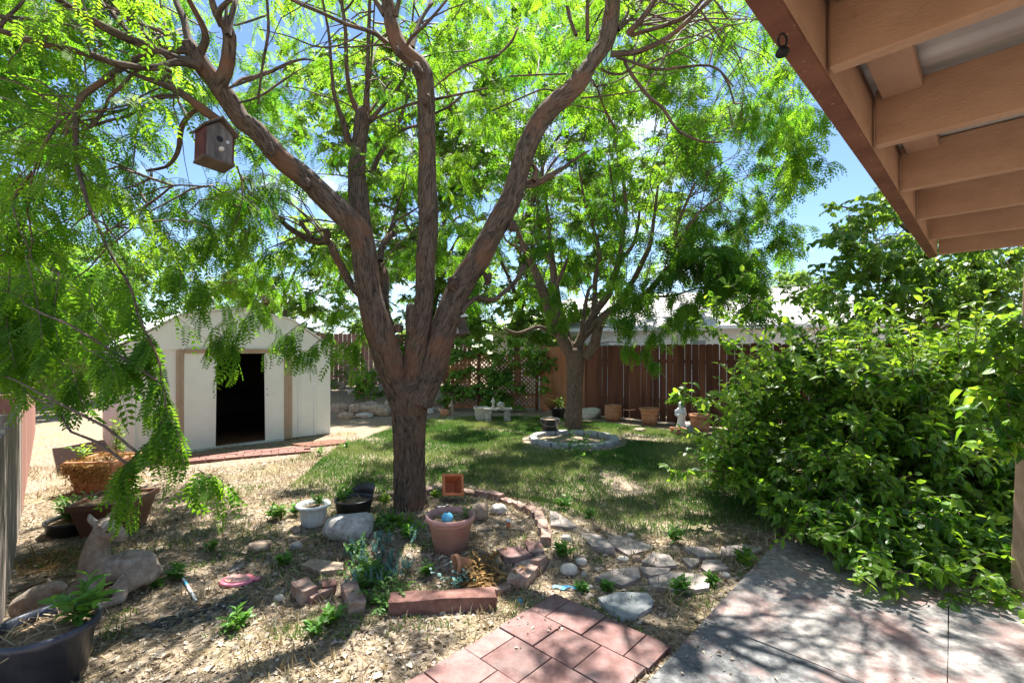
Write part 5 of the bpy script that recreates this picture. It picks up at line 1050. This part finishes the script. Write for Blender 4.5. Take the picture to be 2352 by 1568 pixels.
# black tilted pot
pb = onG(G(cG(650, 450)[0], 1200))+Vector((0, .12, -.01)); pot('black plastic tub with a raised back rim and dry soil beside the grey urn', pb, potprof(.175, .15, .17, .015, .006), 'black', .16, .125)
bm = bmesh.new(); pr = []
for i in range(21):
    a = math.radians(-20+i*7.5); hgt = .11*math.sin(math.pi*i/20)**.7; r = .176; pr.append((bm.verts.new((r*math.cos(a), r*math.sin(a), .165)), bm.verts.new(((r+.03*hgt/.11)*math.cos(a), (r+.03*hgt/.11)*math.sin(a), .165+hgt))))
for (a, b), (c, d) in zip(pr, pr[1:]): bm.faces.new((a, c, d, b))
par = [o for o in bpy.data.objects if o.get('label', '').startswith('black plastic tub')][0]
o = ob('back_rim', bm, M['black'], par, smooth=True); s_ = o.modifiers.new('s', 'SOLIDIFY'); s_.thickness = .006
weed('potted_weed', 'weed sprouting at the left rim of the black tub', pb+Vector((-.1, -.02, .13)), .17, 10, L=.06); sticks(pb+Vector((.03, .02, .14)), 'dry_stalks', 'dry stalks lying in the black tub', 80, .12, .1)
# pink pot
pp = onG(G(cG(1425, 730)[0], 1296))+Vector((0, .12, 0)); pot('faded pink plastic pot holding a blue glass ball', pp, potprof(.185, .125, .27, .035, .008), 'terra_p', .165, .225)
t = thing('glass_ball', 'blue speckled ball resting on the soil of the pink pot', 'ball', (pp+Vector((-.015, -.075, .265)))[:]); bm = bmesh.new(); bmesh.ops.create_icosphere(bm, subdivisions=4, radius=.045); ob('ball', bm, M['blue'], t, smooth=True)
bm = bmesh.new(); cyl(bm, (0, 0, .04), (0, 0, .05), .008, n=12); ob('cap', bm, M['iron'], t)
sticks(pp+Vector((.02, .03, .235)), 'dry_stalks', 'dry brown stalks in the pink pot', 120, .13, .11); weed('potted_weed', 'small green sprig at the right rim of the pink pot', pp+Vector((.13, 0, .23)), .1, 6, L=.03)
# small tipped pot
pt_ = onG(G(1072, 1328)); pot('small terracotta pot lying on its side in front of the pink pot', pt_+Vector((.015, .05, .07)), potprof(.068, .045, .12, .025, .008), 'terra', 0, 0, rot=(0, math.radians(-82), .5))
# orange square tipped planter
po = onG(G(1030, 1160)); t = thing('square_planter', 'bright orange square terracotta planter tipped on its side behind the trunk', 'planter', (po+Vector((0, .06, .10)))[:]); t.rotation_euler = (math.radians(62), .1, .35)
def sqpot(t, w, wb, h, mt, th=.014, rim=.03, soil=None, nm='pot_body'):
    bm = bmesh.new(); L_ = [(wb, 0), (w-(w-wb)*rim/h, h-rim), (w+.012, h-rim), (w+.012, h), (w-th, h), (wb-th, .02)]; rings = []
    for a, z in L_: rings.append([bm.verts.new((sx*a, sy*a, z)) for sx, sy in ((-1, -1), (1, -1), (1, 1), (-1, 1))])
    for a, b in zip(rings, rings[1:]):
        for i in range(4): bm.faces.new((a[i], a[(i+1) % 4], b[(i+1) % 4], b[i]))
    bm.faces.new(rings[0]); bm.faces.new(rings[-1]); ob(nm, bm, M[mt], t, bevel=.004)
    if soil:
        bm = bmesh.new(); bmesh.ops.create_grid(bm, x_segments=12, y_segments=12, size=w-th*1.5)
        for v in bm.verts: v.co.z = soil+.01*noise.noise(v.co*25)
        ob('potting_soil', bm, M['soil'], t, smooth=True)
sqpot(t, .10, .075, .18, 'terra_o')
# left stack: brown square planter and terracotta square pot
pq = onG(G(222, 1236))+Vector((0, .19, 0)); t = thing('square_planter', 'large dark brown square planter behind the fawn statue', 'planter', pq[:], .25); sqpot(t, .235, .17, .30, 'brownpot', .015, .05, .27)
sticks(pq+Vector((0, 0, .28)), 'dry_stalks', 'tangled dry stalks in the brown square planter', 160, .18, .13)
pk = onG(G(209, 1132))+Vector((0, .19, .0)); t = thing('square_planter', 'orange-brown square terracotta pot overgrown with dead plants', 'planter', pk[:], .1); sqpot(t, .25, .185, .37, 'terra', .02, .05, .34)
def dead_drape(p, w, h, label):
    t = thing('dead_plant', label, 'dead plant', p[:]); P, D, U, S = [], [], [], []
    for _ in range(2600):
        side = rng.random(); x = rng.uniform(-w, w); y = -w-.01-rng.random()*.03; z = -abs(rng.normal(0, h*.45)) if side < .7 else rng.uniform(-.01, .05)
        if side >= .7: y = rng.uniform(-w, w)
        P.append([x+.02, y+(.06*(-z/h) if z < 0 else 0)*1, z]); D.append([rng.normal(0, .6), rng.normal(-.2, .4), rng.normal(-.6, .5)]); U.append([rng.normal(), rng.normal(), .3]); S.append(rng.uniform(.015, .05))
    scatter('dry_foliage', [t_leaf(.4, .2, .5), t_blade(.04)], P, D, U, S, M['dryleaf'], t)
dead_drape(pk+Vector((0, 0, .36)), .26, .30, 'rust-brown dead plant hanging over the terracotta pot')
weed('sapling', 'leggy bright green sapling rising from the terracotta pot', pk+Vector((.13, .02, .36)), .56, 16, 'vine', 'sapling', spread=.16, L=.06)
weed('seedling', 'small green seedling at the left of the terracotta pot', pk+Vector((-.2, -.05, .34)), .22, 6, 'vine', 'seedling', L=.07)
# round dark tub with herbs
ph = onG(G(120, 1240))+Vector((0, .2, 0)); pot('shallow black round tub full of green herbs by the left fence', ph, potprof(.20, .18, .12, .02, .006), 'black', .18, .09)
weed('herb_clump', 'dense bright green herb clump in the black round tub', ph+Vector((0, 0, .09)), .24, 60, 'weed', 'herbs', L=.05, spread=.7)
sticks(onG(G(120, 1290)), 'dead_grass_heap', 'heap of brown dead plant matter in front of the herb tub', 500, .24, .14, 'dryleaf')
# pots by the fence
RF = crop(1500, 950, .3401)
for lab, x, y, w_, h_, mt in (('leftmost terracotta barrel pot along the brown fence', 1012, 925, 155, 140, 'terra'), ('middle terracotta pot with a wide rim along the brown fence', 1340, 960, 170, 150, 'terra'), ('terracotta pot with ringed sides right of the plaster figure', 1795, 1040, 185, 170, 'terra')):
    p = onG(G(*RF(x, y))); k = .2604*p.y/F; r = w_*k/2; h = h_*k; p = p+Vector((0, r*.8, 0))
    pr_ = [(.001, 0), (r*.72, 0), (r*.8, h*.3), (r*.84, h*.32), (r*.82, h*.36), (r*.9, h*.62), (r*.93, h*.64), (r*.9, h*.68), (r*.95, h*.84), (r*1.06, h*.86), (r*1.06, h), (r*.93, h), (r*.88, h*.85), (r*.7, .03), (.001, .03)]
    if 'leftmost' in lab: pr_ = [(.001, 0), (r*.8, 0), (r*.97, h*.3), (r, h*.55), (r*.95, h*.85), (r*.98, h*.9), (r*.98, h), (r*.88, h), (r*.85, h*.85), (r*.7, .03), (.001, .03)]
    pot(lab, p, pr_, mt, r*.86, h*.86, n=32); sticks(p+Vector((0, 0, h*.9)), 'dry_stalks', 'dry stalks in the '+lab.split(' along')[0].split(' right')[0], 40, r*.6, .16)
    if 'ringed' in lab: weed('potted_shrub', 'leafy green plant in the ringed terracotta pot', p+Vector((.05, 0, h*.9)), .42, 16, 'bush', 'plant', L=.11, spread=.6)
pd = onG(G(*RF(445, 1045))); pot('black bucket with a wire handle inside the block ring', pd+Vector((0, .15, .03)), potprof(.185, .15, .27, .02, .006), 'black', .17, .235)
par = [o for o in bpy.data.objects if o.get('label', '').startswith('black bucket')][0]; tubes('handle', np.array([[(.19*math.cos(a), -.19*abs(math.sin(a))*.9-.02, .24-.10*math.sin(a)) for a in np.linspace(0, math.pi, 12)]]), np.full((1, 12), .003), M['wire'], par, 5)
sticks(pd+Vector((0, .15, .27)), 'dry_stalks', 'litter on top of the black bucket', 40, .13, .1)
pd2 = onG(G(*RF(520, 905))); pot('dark pot with a wilting plant left of the rear trunk', pd2+Vector((0, .15, 0)), potprof(.19, .15, .26, .03, .006), 'black', .17, .22)
weed('wilting_plant', 'wilted orange-brown plant left of the rear trunk', pd2+Vector((-.18, .1, .2)), .38, 26, 'dryleaf', 'dead plant', L=.08); weed('potted_shrub', 'dark green plant in the pot left of the rear trunk', pd2+Vector((.02, .15, .24)), .3, 20, 'bush', 'plant', L=.08)
# things left by the lattice
pw = onG(G(*R5(1592, 775))); t = thing('square_planter', 'pale stone-coloured square planter in front of the vine', 'planter', (pw+Vector((0, .15, 0)))[:], .1); sqpot(t, .165, .12, .33, 'stone_w', .02, .04, .29)
pe = onG(G(*R5(1745, 785)))+Vector((0, .15, 0)); t = thing('stone_bench', 'small stacked-stone bench in front of the vine', 'bench', pe[:]); k = .26*pe.y/F
for sx in (-1, 1):
    for z in range(4): bm = bmesh.new(); box(bm, (sx*.22+random.uniform(-.01, .01), 0, .04+z*.065), (.14, .2, .06), rz=random.uniform(-.1, .1)); ob('leg_stone', bm, M['stone'], t, bevel=.01)
bm = bmesh.new(); box(bm, (0, 0, .30), (.66, .26, .05)); ob('seat_slab', bm, M['stone'], t, bevel=.012)
def figurine(lab, p, h, mt, robe=True):
    t = thing('garden_statue', lab, 'statue', p[:]); bm = bmesh.new()
    lathe(bm, [(.001, 0), (h*.17, 0), (h*.16, h*.06), (h*.13, h*.3), (h*.12, h*.5), (h*.15, h*.68), (h*.14, h*.76), (h*.06, h*.82), (h*.045, h*.84)], 24)
    for v in bm.verts: v.co.y *= .75; a = math.atan2(v.co.y, v.co.x); v.co *= 1; v.co.x *= 1+.05*math.sin(a*9)*(1-v.co.z/h); v.co.x += h*.05*math.sin(v.co.z/h*3)
    v = bmesh.ops.create_icosphere(bm, subdivisions=3, radius=h*.075)['verts']
    for q in v: q.co = Vector((q.co.x*.9, q.co.y, q.co.z*1.2))+Vector((h*.03, -h*.02, h*.90))
    v = bmesh.ops.create_icosphere(bm, subdivisions=3, radius=h*.09)['verts']      # hood or hair
    for q in v: q.co = Vector((q.co.x, q.co.y, q.co.z*1.15))+Vector((h*.03, h*.02, h*.89))
    for sx in (-1, 1):
        cyl(bm, (sx*h*.14, 0, h*.72), (sx*h*.16, -h*.06, h*.54), h*.045, h*.04, 12); cyl(bm, (sx*h*.16, -h*.06, h*.54), (sx*h*.03, -h*.14, h*.58), h*.04, h*.03, 12)
        v = bmesh.ops.create_icosphere(bm, subdivisions=2, radius=h*.035)['verts']; bmesh.ops.translate(bm, verts=v, vec=(sx*h*.02, -h*.15, h*.59))
    o = ob('figure', bm, M[mt], t, smooth=True); m = o.modifiers.new('r', 'REMESH'); m.mode = 'VOXEL'; m.voxel_size = h*.018; m.use_smooth_shade = True
    return t
ps = onG(G(*RF(1590, 1010))); figurine('white plaster statue of a robed figure in front of the brown fence', ps, .62, 'statue_w')
pbx = onG(G(*RF(1590, 1045))); t = thing('clay_box', 'small square clay box at the feet of the white statue', 'planter', (pbx+Vector((0, .1, 0)))[:], .1); sqpot(t, .115, .105, .13, 'terra', .012, .02, .1)
figurine('small grey figurine on the stacked-stone bench', pe+Vector((-.12, 0, .325)), .24, 'stone_w'); figurine('small brown figurine standing left of the lattice', onG(G(*R5(1335, 720))), .38, 'stone_t')
stone('round grey stone ornament on the bench', R5, 1770, 660, 60, 50, 'stone', z=.33, seed=61, sink=0)
stone('small clay-coloured lump beside the brown figurine', R5, 1275, 725, 80, 60, 'terra', seed=62, name='clay_pot', cat='pot', amp=.05)
# clay pipe and bag on the rock edging
pc = onG(G(*R5(560, 640)))+Vector((0, 0, .16)); pot('open reddish clay pot lying on the rock edging', pc, potprof(.2, .15, .34, .04, .01), 'terra', 0, 0, rot=(math.radians(84), 0, .25))
t = thing('tray', 'pale blue-white tray on the rocks beside the shed', 'tray', onG(G(*R5(310, 590)))[:]); bm = bmesh.new(); lathe(bm, [(.001, .02), (.22, .02), (.25, .10), (.27, .10), (.24, 0), (.001, 0)], 28); ob('tray_body', bm, M['statue_w'], t, smooth=True)
# iron stake, driftwood, sticks
def bar(name, label, cat, pts, r, mt):
    o0 = pts[0]; t = thing(name, label, cat, o0[:]); tubes('shaft', np.array([[(p-o0)[:] for p in pts]]), np.full((1, len(pts)), r), M[mt], t, 6); return t
p = onG(G(1188, 1178)); bar('metal_stake', 'thin black metal stake at the right of the bed', 'stake', [p, p+Vector((.002, 0, .1)), p+Vector((-.006, 0, .27))], .003, 'iron')
p = onG(G(*RF(730, 870))); T = Tree('driftwood', 'dark gnarled branch leaning against the brown fence', p+Vector((0, 0, 0)), 'branch'); T.limb('branch_wood', [(p, .06), (p+Vector((.12, .2, .22)), .065), (p+Vector((.30, .4, .5)), .05), (p+Vector((.37, .5, .8)), .045), (p+Vector((.5, .6, 1.0)), .02)], M['bark'], 14, .05, .35)
p = onG(G(*RF(1145, 950))); t = bar('iron_stand', 'rusty iron plant hanger standing between two terracotta pots', 'stand', [p, p+Vector((0, 0, .25)), p+Vector((-.01, 0, .50))], .008, 'beam_b'); tubes('arm', np.array([[(-.14, 0, .33), (0, 0, .32), (.14, 0, .34)]]), np.full((1, 3), .006), M['beam_b'], t, 5)
p = onG(G(*cD(40, 800)), .04); bar('stick', 'long bare stick lying beside the fence at lower left', 'stick', [p, p+Vector((.18, .12, .06)), p+Vector((.36, .3, .02))], .007, 'twig')
p = onG(G(*cD(1540, 800)), .012); q = onG(G(*cD(1390, 540)), .012); t = bar('plastic_tube', 'white plastic tube lying in the litter', 'tube', [p, p.lerp(q, .5), q], .009, 'statue_w'); tubes('blue_band', np.array([[(p.lerp(q, f)-p)[:] for f in (.45, .5, .56)]]), np.full((1, 3), .0105), M['blue'], t, 8)
# pink dish
p = onG(G(*cD(1860, 640))); t = thing('plastic_dish', 'pink and red fish-shaped plastic dish lying on the ground', 'dish', (p+Vector((0, 0, .01)))[:], .1); k = p.y/F*.293
def oval(bm, a, b, z0, z1, tail=False):
    P = []
    for i in range(40):
        th = 2*math.pi*i/40; x, y = a*math.cos(th), b*math.sin(th)
        P.append((x, y))
    lo = [bm.verts.new((x, y, z0)) for x, y in P]; hi = [bm.verts.new((x*.96, y*.96, z1)) for x, y in P]; bm.faces.new(hi)
    for i in range(40): bm.faces.new((lo[i], lo[(i+1) % 40], hi[(i+1) % 40], hi[i]))
bm = bmesh.new(); oval(bm, .115, .085, 0, .014); ob('dish_base', bm, M['pinkp'], t, smooth=False, bevel=.002)
bm = bmesh.new(); oval(bm, .085, .058, .012, .021); ob('raised_center', bm, M['terra_p'], t)
bm = bmesh.new(); v = box(bm, (.128, .012, .007), (.04, .045, .012)); v[0].co.x += .01; ob('tail_tab', bm, M['pinkp'], t, bevel=.003)
# litter items
p = onG(G(*cG(1895, 545))); t = thing('pill_bottle', 'small amber bottle with a white cap standing in the bed', 'bottle', p[:]); bm = bmesh.new(); cyl(bm, (0, 0, 0), (0, 0, .055), .017, n=20); ob('bottle_body', bm, M['terra_o'], t, bevel=.002); bm = bmesh.new(); cyl(bm, (0, 0, .056), (0, 0, .073), .019, n=20); ob('cap', bm, M['statue_w'], t, bevel=.002)
p = onG(G(*cG(1985, 1060))); t = thing('bottle_cap', 'bright blue plastic cap in the dirt above the pavers', 'cap', p[:]); bm = bmesh.new(); lathe(bm, [(.001, .018), (.016, .018), (.019, .012), (.019, 0), (.016, 0)], 20); ob('cap', bm, M['blue'], t)
p = onG(G(*cP(520, 840))); t = thing('plastic_scrap', 'torn strip of pale blue plastic in the litter', 'litter', (p+Vector((0, 0, .012)))[:])
bm = bmesh.new(); pr = [(bm.verts.new((x, .012*math.sin(x*60), .004*math.sin(x*90))), bm.verts.new((x, .03+.008*math.sin(x*80+1), .006))) for x in np.linspace(-.09, .09, 14)]
for (a, b), (c, d) in zip(pr, pr[1:]): bm.faces.new((a, c, d, b))
o = ob('strip', bm, M['blue'], t); s_ = o.modifiers.new('s', 'SOLIDIFY'); s_.thickness = .002
p = onG(G(*cG(1375, 385)), .01); t = thing('shoe_sole', 'black rubber scrap at the foot of the trunk', 'scrap', p[:], .3); bm = bmesh.new(); v = box(bm, (0, 0, .015), (.12, .05, .03)); v += box(bm, (.05, 0, .03), (.04, .045, .02)); ob('rubber', bm, M['black'], t, bevel=.01)
# black soil bag scraps in the foreground
T0 = onG(G(*cD(1650, 880))); t = thing('charred_wood', 'scattered black charred scraps in the foreground litter', 'debris', T0[:])
bm = bmesh.new()
for i in range(70):
    q = onG(G(*cD(1150+rng.random()*850, 0)[:1]+(cD(0, 1000-rng.random()*60)[1],))) if False else onG(G(*cD(1180+i*11+rng.normal(0, 30), 990-i*3.2+rng.normal(0, 22))))
    rock(bm, (q-T0)+Vector((0, 0, .004)), (rng.uniform(.008, .035), rng.uniform(.006, .02), rng.uniform(.004, .012)), i, 1, .4, rng.uniform(0, 3))
ob('scraps', bm, M['black'], t)

# ------------------------------------------------------------------ bird houses
def birdhouse(lab, p, rz, w, d, h, tiltx=0, tilty=0, white=False):
    t = thing('birdhouse', lab, 'birdhouse', p[:]); t.rotation_euler = (tiltx, tilty, rz)
    th = .015; fr = 'statue_w' if white else 'birdgrey'; sd_ = 'birdbrown' if white else 'birdred'
    def gable(y0, y1, m, nm):
        bm = bmesh.new(); P = [(-w/2, 0), (w/2, 0), (w/2, h), (0, h+w*.42), (-w/2, h)]; f = [bm.verts.new((x, y0, z)) for x, z in P]; k = [bm.verts.new((x, y1, z)) for x, z in P]; bm.faces.new(f); bm.faces.new(k[::-1])
        for i in range(5): bm.faces.new((f[i], f[(i+1) % 5], k[(i+1) % 5], k[i]))
        return ob(nm, bm, M[m], t, bevel=.002)
    f = gable(-d/2, -d/2+th, fr, 'front_board'); gable(d/2-th, d/2, fr, 'back_board')
    for s in (-1, 1):
        bm = bmesh.new(); box(bm, (s*(w/2+th/2-.001), 0, h/2), (th, d-.002, h)); ob('side_board', bm, M[sd_], t, bevel=.002)
        bm = bmesh.new(); L_ = math.hypot(w/2+.03, w*.42)+.02; v = box(bm, (0, 0, 0), (L_, d+.07, .014)); a = math.atan2(w*.42, w/2)*s; bmesh.ops.transform(bm, matrix=Matrix.Translation((s*(w/4+.012), -.01, h+w*.21+.008)) @ Matrix.Rotation(a, 4, 'Y'), verts=v); ob('roof_board', bm, M['statue_w' if white else 'birdbrown'], t, bevel=.002)
    bm = bmesh.new(); box(bm, (0, 0, -.009), (w+.035, d+.02, .018)); ob('floor_board', bm, M['birdbrown'], t, bevel=.002)
    bm = bmesh.new(); cyl(bm, (0, -d/2-.002, h*.72), (0, -d/2-.0005, h*.72), w*.13, n=24); ob('entrance_hole', bm, M['iron'], f)
    bm = bmesh.new(); cyl(bm, (w*.06, -d/2-.0, h*.38), (w*.06, -d/2-.02, h*.38), w*.10, w*.08, 20); cyl(bm, (w*.06, -d/2-.02, h*.38), (w*.06, -d/2-.022, h*.38), w*.03, n=10); ob('perch_knob', bm, M['stone_w'], f)
    if not white:
        bm = bmesh.new(); cyl(bm, (w*.3, -d/2-.0, h*.70), (w*.3, -d/2-.006, h*.70), w*.07, n=14); ob('metal_tab', bm, M['wire'], f)
    return t
pB = W(492, 374, 3.45); birdhouse('weathered grey birdhouse with a flaking red side under the upper left limb', pB, .95, .175, .165, .215, -.06, .05)
pB2 = W(1052, 768, 4.95); birdhouse('pale birdhouse with a white roof strapped behind the right-hand stem', pB2, 2.6, .16, .16, .17, -.15, .25, True)
# strap / branch holding it
# ------------------------------------------------------------------ statues
def fawn():
    p = onG(G(232, 1372)); t = thing('fawn_statue', 'weathered stone fawn lying down with its head turned to the right', 'statue', p[:]); t.scale = (.92, .92, 1.0); bm = bmesh.new()
    def chain(ns, n=6):
        """dense spheres along a path; later fused by a voxel remesh into one surface"""
        for (a, ra), (b, rb) in zip(ns, ns[1:]):
            a, b = Vector(a), Vector(b); m = max(2, int((b-a).length/(min(ra, rb)*.35)))
            for i in range(m+1):
                f = i/m; r = ra*(1-f)+rb*f; v = bmesh.ops.create_icosphere(bm, subdivisions=2, radius=r)['verts']; bmesh.ops.translate(bm, verts=v, vec=a.lerp(b, f))
    chain([((.235, .12, .12), .085), ((.19, .12, .16), .108), ((.12, .09, .175), .112), ((.04, .04, .165), .10), ((-.02, 0, .15), .092)])
    chain([((-.05, .01, .17), .105), ((-.05, .01, .26), .09), ((-.035, .01, .35), .075), ((.01, .01, .43), .07)])
    chain([((.02, .01, .46), .07), ((.075, -.01, .455), .066), ((.12, -.02, .44), .052), ((.16, -.03, .425), .042), ((.18, -.032, .42), .036)])
    chain([((.02, .03, .50), .022), ((.045, .05, .545), .020), ((.06, .055, .575), .008)], 4); chain([((-.03, -.01, .49), .024), ((-.055, -.02, .525), .022), ((-.065, -.02, .555), .009)], 4)
    chain([((-.06, -.02, .12), .085), ((-.10, -.08, .07), .06), ((-.10, -.13, .03), .035)])
    chain([((-.02, -.07, .12), .065), ((.03, -.13, .075), .042), ((.085, -.17, .05), .030), ((.04, -.20, .03), .024), ((-.02, -.22, .02), .024)])
    chain([((.20, .04, .12), .080), ((.18, -.05, .09), .055), ((.225, -.10, .05), .034), ((.17, -.14, .035), .026), ((.11, -.17, .028), .024), ((.07, -.19, .02), .02)])
    chain([((.29, .14, .15), .03), ((.315, .14, .12), .022)])
    for v in bm.verts: v.co.z = max(v.co.z, -.01)
    o = ob('body', bm, M['statue'], t, smooth=True); m = o.modifiers.new('r', 'REMESH'); m.mode = 'VOXEL'; m.voxel_size = .0065; m.use_smooth_shade = True; s = o.modifiers.new('s', 'SMOOTH'); s.iterations = 5; s.factor = .5
    for sy in (-1,):
        bm = bmesh.new(); v = bmesh.ops.create_icosphere(bm, subdivisions=2, radius=.0095)['verts']; bmesh.ops.transform(bm, matrix=Matrix.Translation((.105, -.072, .462)) @ Matrix.Diagonal((1.5, .6, .8, 1)), verts=v); ob('eye', bm, M['iron'], t, smooth=True)
    bm = bmesh.new(); v = bmesh.ops.create_icosphere(bm, subdivisions=2, radius=.011)['verts']; bmesh.ops.translate(bm, verts=v, vec=(.213, -.036, .425)); ob('nose', bm, M['statue'], t, smooth=True)
    # second, smaller animal
    p = G(75, 1425); p = onG(p); t = thing('animal_statue', 'smaller weathered animal ornament reclining behind the navy pot', 'statue', (p+Vector((0, .05, 0)))[:]); bm = bmesh.new()
    chain([((-.10, 0, .06), .075), ((-.02, 0, .10), .085), ((.05, 0, .12), .07)]); chain([((.05, 0, .14), .055), ((.10, 0, .175), .04), ((.135, -.01, .18), .028)]); chain([((.03, .03, .17), .02), ((.0, .04, .21), .008)]); chain([((.06, -.03, .1), .05), ((.12, -.05, .05), .03), ((.15, -.06, .03), .024)])
    for v in bm.verts: v.co.z = max(v.co.z, -.01)
    o = ob('body', bm, M['statue'], t, smooth=True); m = o.modifiers.new('r', 'REMESH'); m.mode = 'VOXEL'; m.voxel_size = .007; m.use_smooth_shade = True; s = o.modifiers.new('s', 'SMOOTH'); s.iterations = 10; s.factor = .6
fawn()

# ------------------------------------------------------------------ uncountable ground cover
def inpoly(P, x, y):
    c = np.zeros(len(x), bool); n = len(P)
    for i in range(n):
        (a, b), (d, e) = P[i], P[(i+1) % n]; m = ((b > y) != (e > y)) & (x < (d-a)*(y-b)/((e-b) if e != b else 1e-9)+a); c ^= m
    return c
GZ = np.vectorize(gz)
nz = np.vectorize(lambda x, y, s: noise.noise(Vector((x*s, y*s, 2.2))))
PAV = [tuple(p.to_2d()) for p in (Vector((.28, 3.065, 0)), Vector((.28, 3.065, 0))+E1*.80, Vector((.28, 3.065, 0))+E1*.80-E2*2.6, Vector((.28, 3.065, 0))-E2*2.6)]
_c0 = Vector((2.27, 3.96, 0)); SLB = [tuple(p.to_2d()) for p in (_c0, _c0+E1*4.2, _c0+E1*4.2-E2*4.4, _c0-E2*4.4)]
SHD = [tuple(p.to_2d()) for p in (SL, SL+SU*SW, SL+SU*SW+SV*SD, SL+SV*SD)]
_a, _b = G(660, 1022), G(430, 1040); APR = [tuple(p.to_2d()) for p in (_a, _b, G(430, 1080), G(690, 1052))]
LAWN = [tuple(G(x, y).to_2d()) for x, y in ((700, 1090), (770, 1030), (900, 985), (1010, 958), (1240, 958), (1500, 985), (1690, 1010), (1800, 1060), (1840, 1180), (1760, 1235), (1600, 1245), (1420, 1225), (1270, 1190), (1150, 1135), (1040, 1105), (860, 1140), (740, 1150), (660, 1120))]
def ground_points(n, x0, x1, y0, y1, pw=1.0):
    x = rng.uniform(x0, x1, n); y = y0+(y1-y0)*rng.random(n)**pw; v = np.abs(x) < y*1.16+.2
    x, y = x[v], y[v]; k = ~(inpoly(PAV, x, y) | inpoly(SLB, x, y) | inpoly(SHD, x, y) | inpoly(APR, x, y)); return x[k], y[k]
def lay(name, label, x, y, tm, mt, size, up, rv, dz=.004, cat=None):
    n = len(x); z = GZ(x, y)+dz; a = rng.uniform(0, 6.283, n)
    if up: D = np.stack([rng.normal(0, .45, n), rng.normal(0, .45, n), np.ones(n)], 1); U = np.stack([np.cos(a), np.sin(a), np.zeros(n)], 1)
    else: D = np.stack([np.cos(a), np.sin(a), rng.normal(.05, .18, n)], 1); U = np.stack([rng.normal(0, .3, n), rng.normal(0, .3, n), np.ones(n)], 1)
    return tag(scatter(name, tm, np.stack([x, y, z], 1), D, U, size*rng.uniform(.5, 1.3, n), M[mt], None, rv), label, kind='stuff', cat=cat)
RINGX = lambda x, y: (x-rc.x)**2+(y-rc.y)**2 > .95**2
x, y = ground_points(330000, -4.5, 5, 3.9, 12.2, .8); k = inpoly(LAWN, x, y) & RINGX(x, y) & (nz(x, y, 1.1)+rng.normal(0, .12, len(x)) > -.40); x, y = x[k], y[k]
lay('lawn_grass', 'short shaded lawn grass with dry patches', x, y, [t_blade(.07), t_blade(.09)], 'grass', .052, True, .32+.9*nz(x, y, .9)+rng.normal(0, .2, len(x)), cat='grass')
x, y = ground_points(50000, -7, 4.5, 2.2, 9.5, 1.1); k = ~inpoly(LAWN, x, y) & (nz(x+9, y, 1.4)+rng.normal(0, .1, len(x)) > .05+.5*nz(x+3, y+8, 4)); x, y = x[k], y[k]
lay('dry_grass', 'straw-coloured dry grass tufts', x, y, [t_blade(.05), t_blade(.07)], 'drygrass', .065, True, rng.random(len(x)), cat='grass')
x, y = ground_points(50000, -5.5, 4.5, 2.0, 8.5, 1.4); k = ~inpoly(LAWN, x, y) | (rng.random(len(x)) < .06); x, y = x[k], y[k]
lay('leaf_litter', 'dry leaf litter and wood chips on bare soil', x, y, [t_leaf(.7, .2, .5), t_leaf(.5, -.2, .4), t_leaf(.9, .1, -.3), t_quad(.7)], 'litter', .022, False, rng.random(len(x))**1.9, cat='litter')
x, y = ground_points(75000, -5.5, 4.5, 2.0, 8, 1.4); k = ~inpoly(LAWN, x, y); x, y = x[k], y[k]
lay('straw_litter', 'scattered dry stalks on the ground', x, y, [t_blade(.025), t_blade(.018)], 'drygrass', .07, False, rng.random(len(x)), .01, cat='litter')
x, y = ground_points(5000, -5.5, 4.5, 2.0, 8, 1.4); k = ~inpoly(LAWN, x, y); x, y = x[k], y[k]
lay('pale_leaf_litter', 'large curled pale dead leaves', x, y, [t_leaf(.7, .3, .6), t_leaf(.6, -.3, .5)], 'litter', .05, False, rng.uniform(.35, .9, len(x)), .008, cat='litter')

x, y = ground_points(60000, -4.5, 3, 2.6, 8.5, 1.2); k = ~inpoly(LAWN, x, y) & (nz(x+31, y+5, 2.1)+.5*nz(x, y, 7) > .22) & (x > -3.6); x, y = x[k], y[k]
lay('sparse_grass', 'thin green grass and clover patches in the litter', x, y, [t_blade(.08), t_blade(.12)], 'grass', .04, True, rng.random(len(x))*.6, cat='grass')
n_ = 420; x, y = ground_points(n_, -4, 3, 2.2, 6.5, 1.3); a = rng.uniform(0, 6.28, len(x)); L_ = rng.uniform(.05, .22, len(x)); Z = GZ(x, y)+.012
P = np.stack([np.stack([x-np.cos(a)*L_/2, y-np.sin(a)*L_/2, Z], 1), np.stack([x+rng.normal(0, .008, len(x)), y+rng.normal(0, .008, len(x)), Z+.012], 1), np.stack([x+np.cos(a)*L_/2, y+np.sin(a)*L_/2, Z], 1)], 1)
tag(tubes('twig_litter', P, np.repeat(rng.uniform(.0015, .0035, len(x))[:, None], 3, 1), M['twig'], None, 4), 'small fallen twigs scattered over the litter', 'litter', kind='stuff')

x = rng.uniform(-.6, 4.4, 26000); y = rng.uniform(2.0, 4.1, 26000); ip = inpoly(PAV, x, y); isl = inpoly(SLB, x, y)
ed = np.where(ip | isl, nz(x*1.0, y, 2.3)+.4*nz(x, y, 9), -1); k = (ip | isl) & (ed > .33) & (rng.random(len(x)) < .16); x, y = x[k], y[k]
o_ = lay('patio_litter', 'dry leaf crumbs blown over the paving', x, y, [t_leaf(.7, .2, .5), t_leaf(.4, -.2, .4), t_blade(.05)], 'litter', .022, False, rng.random(len(x))**2, .036, cat='litter')
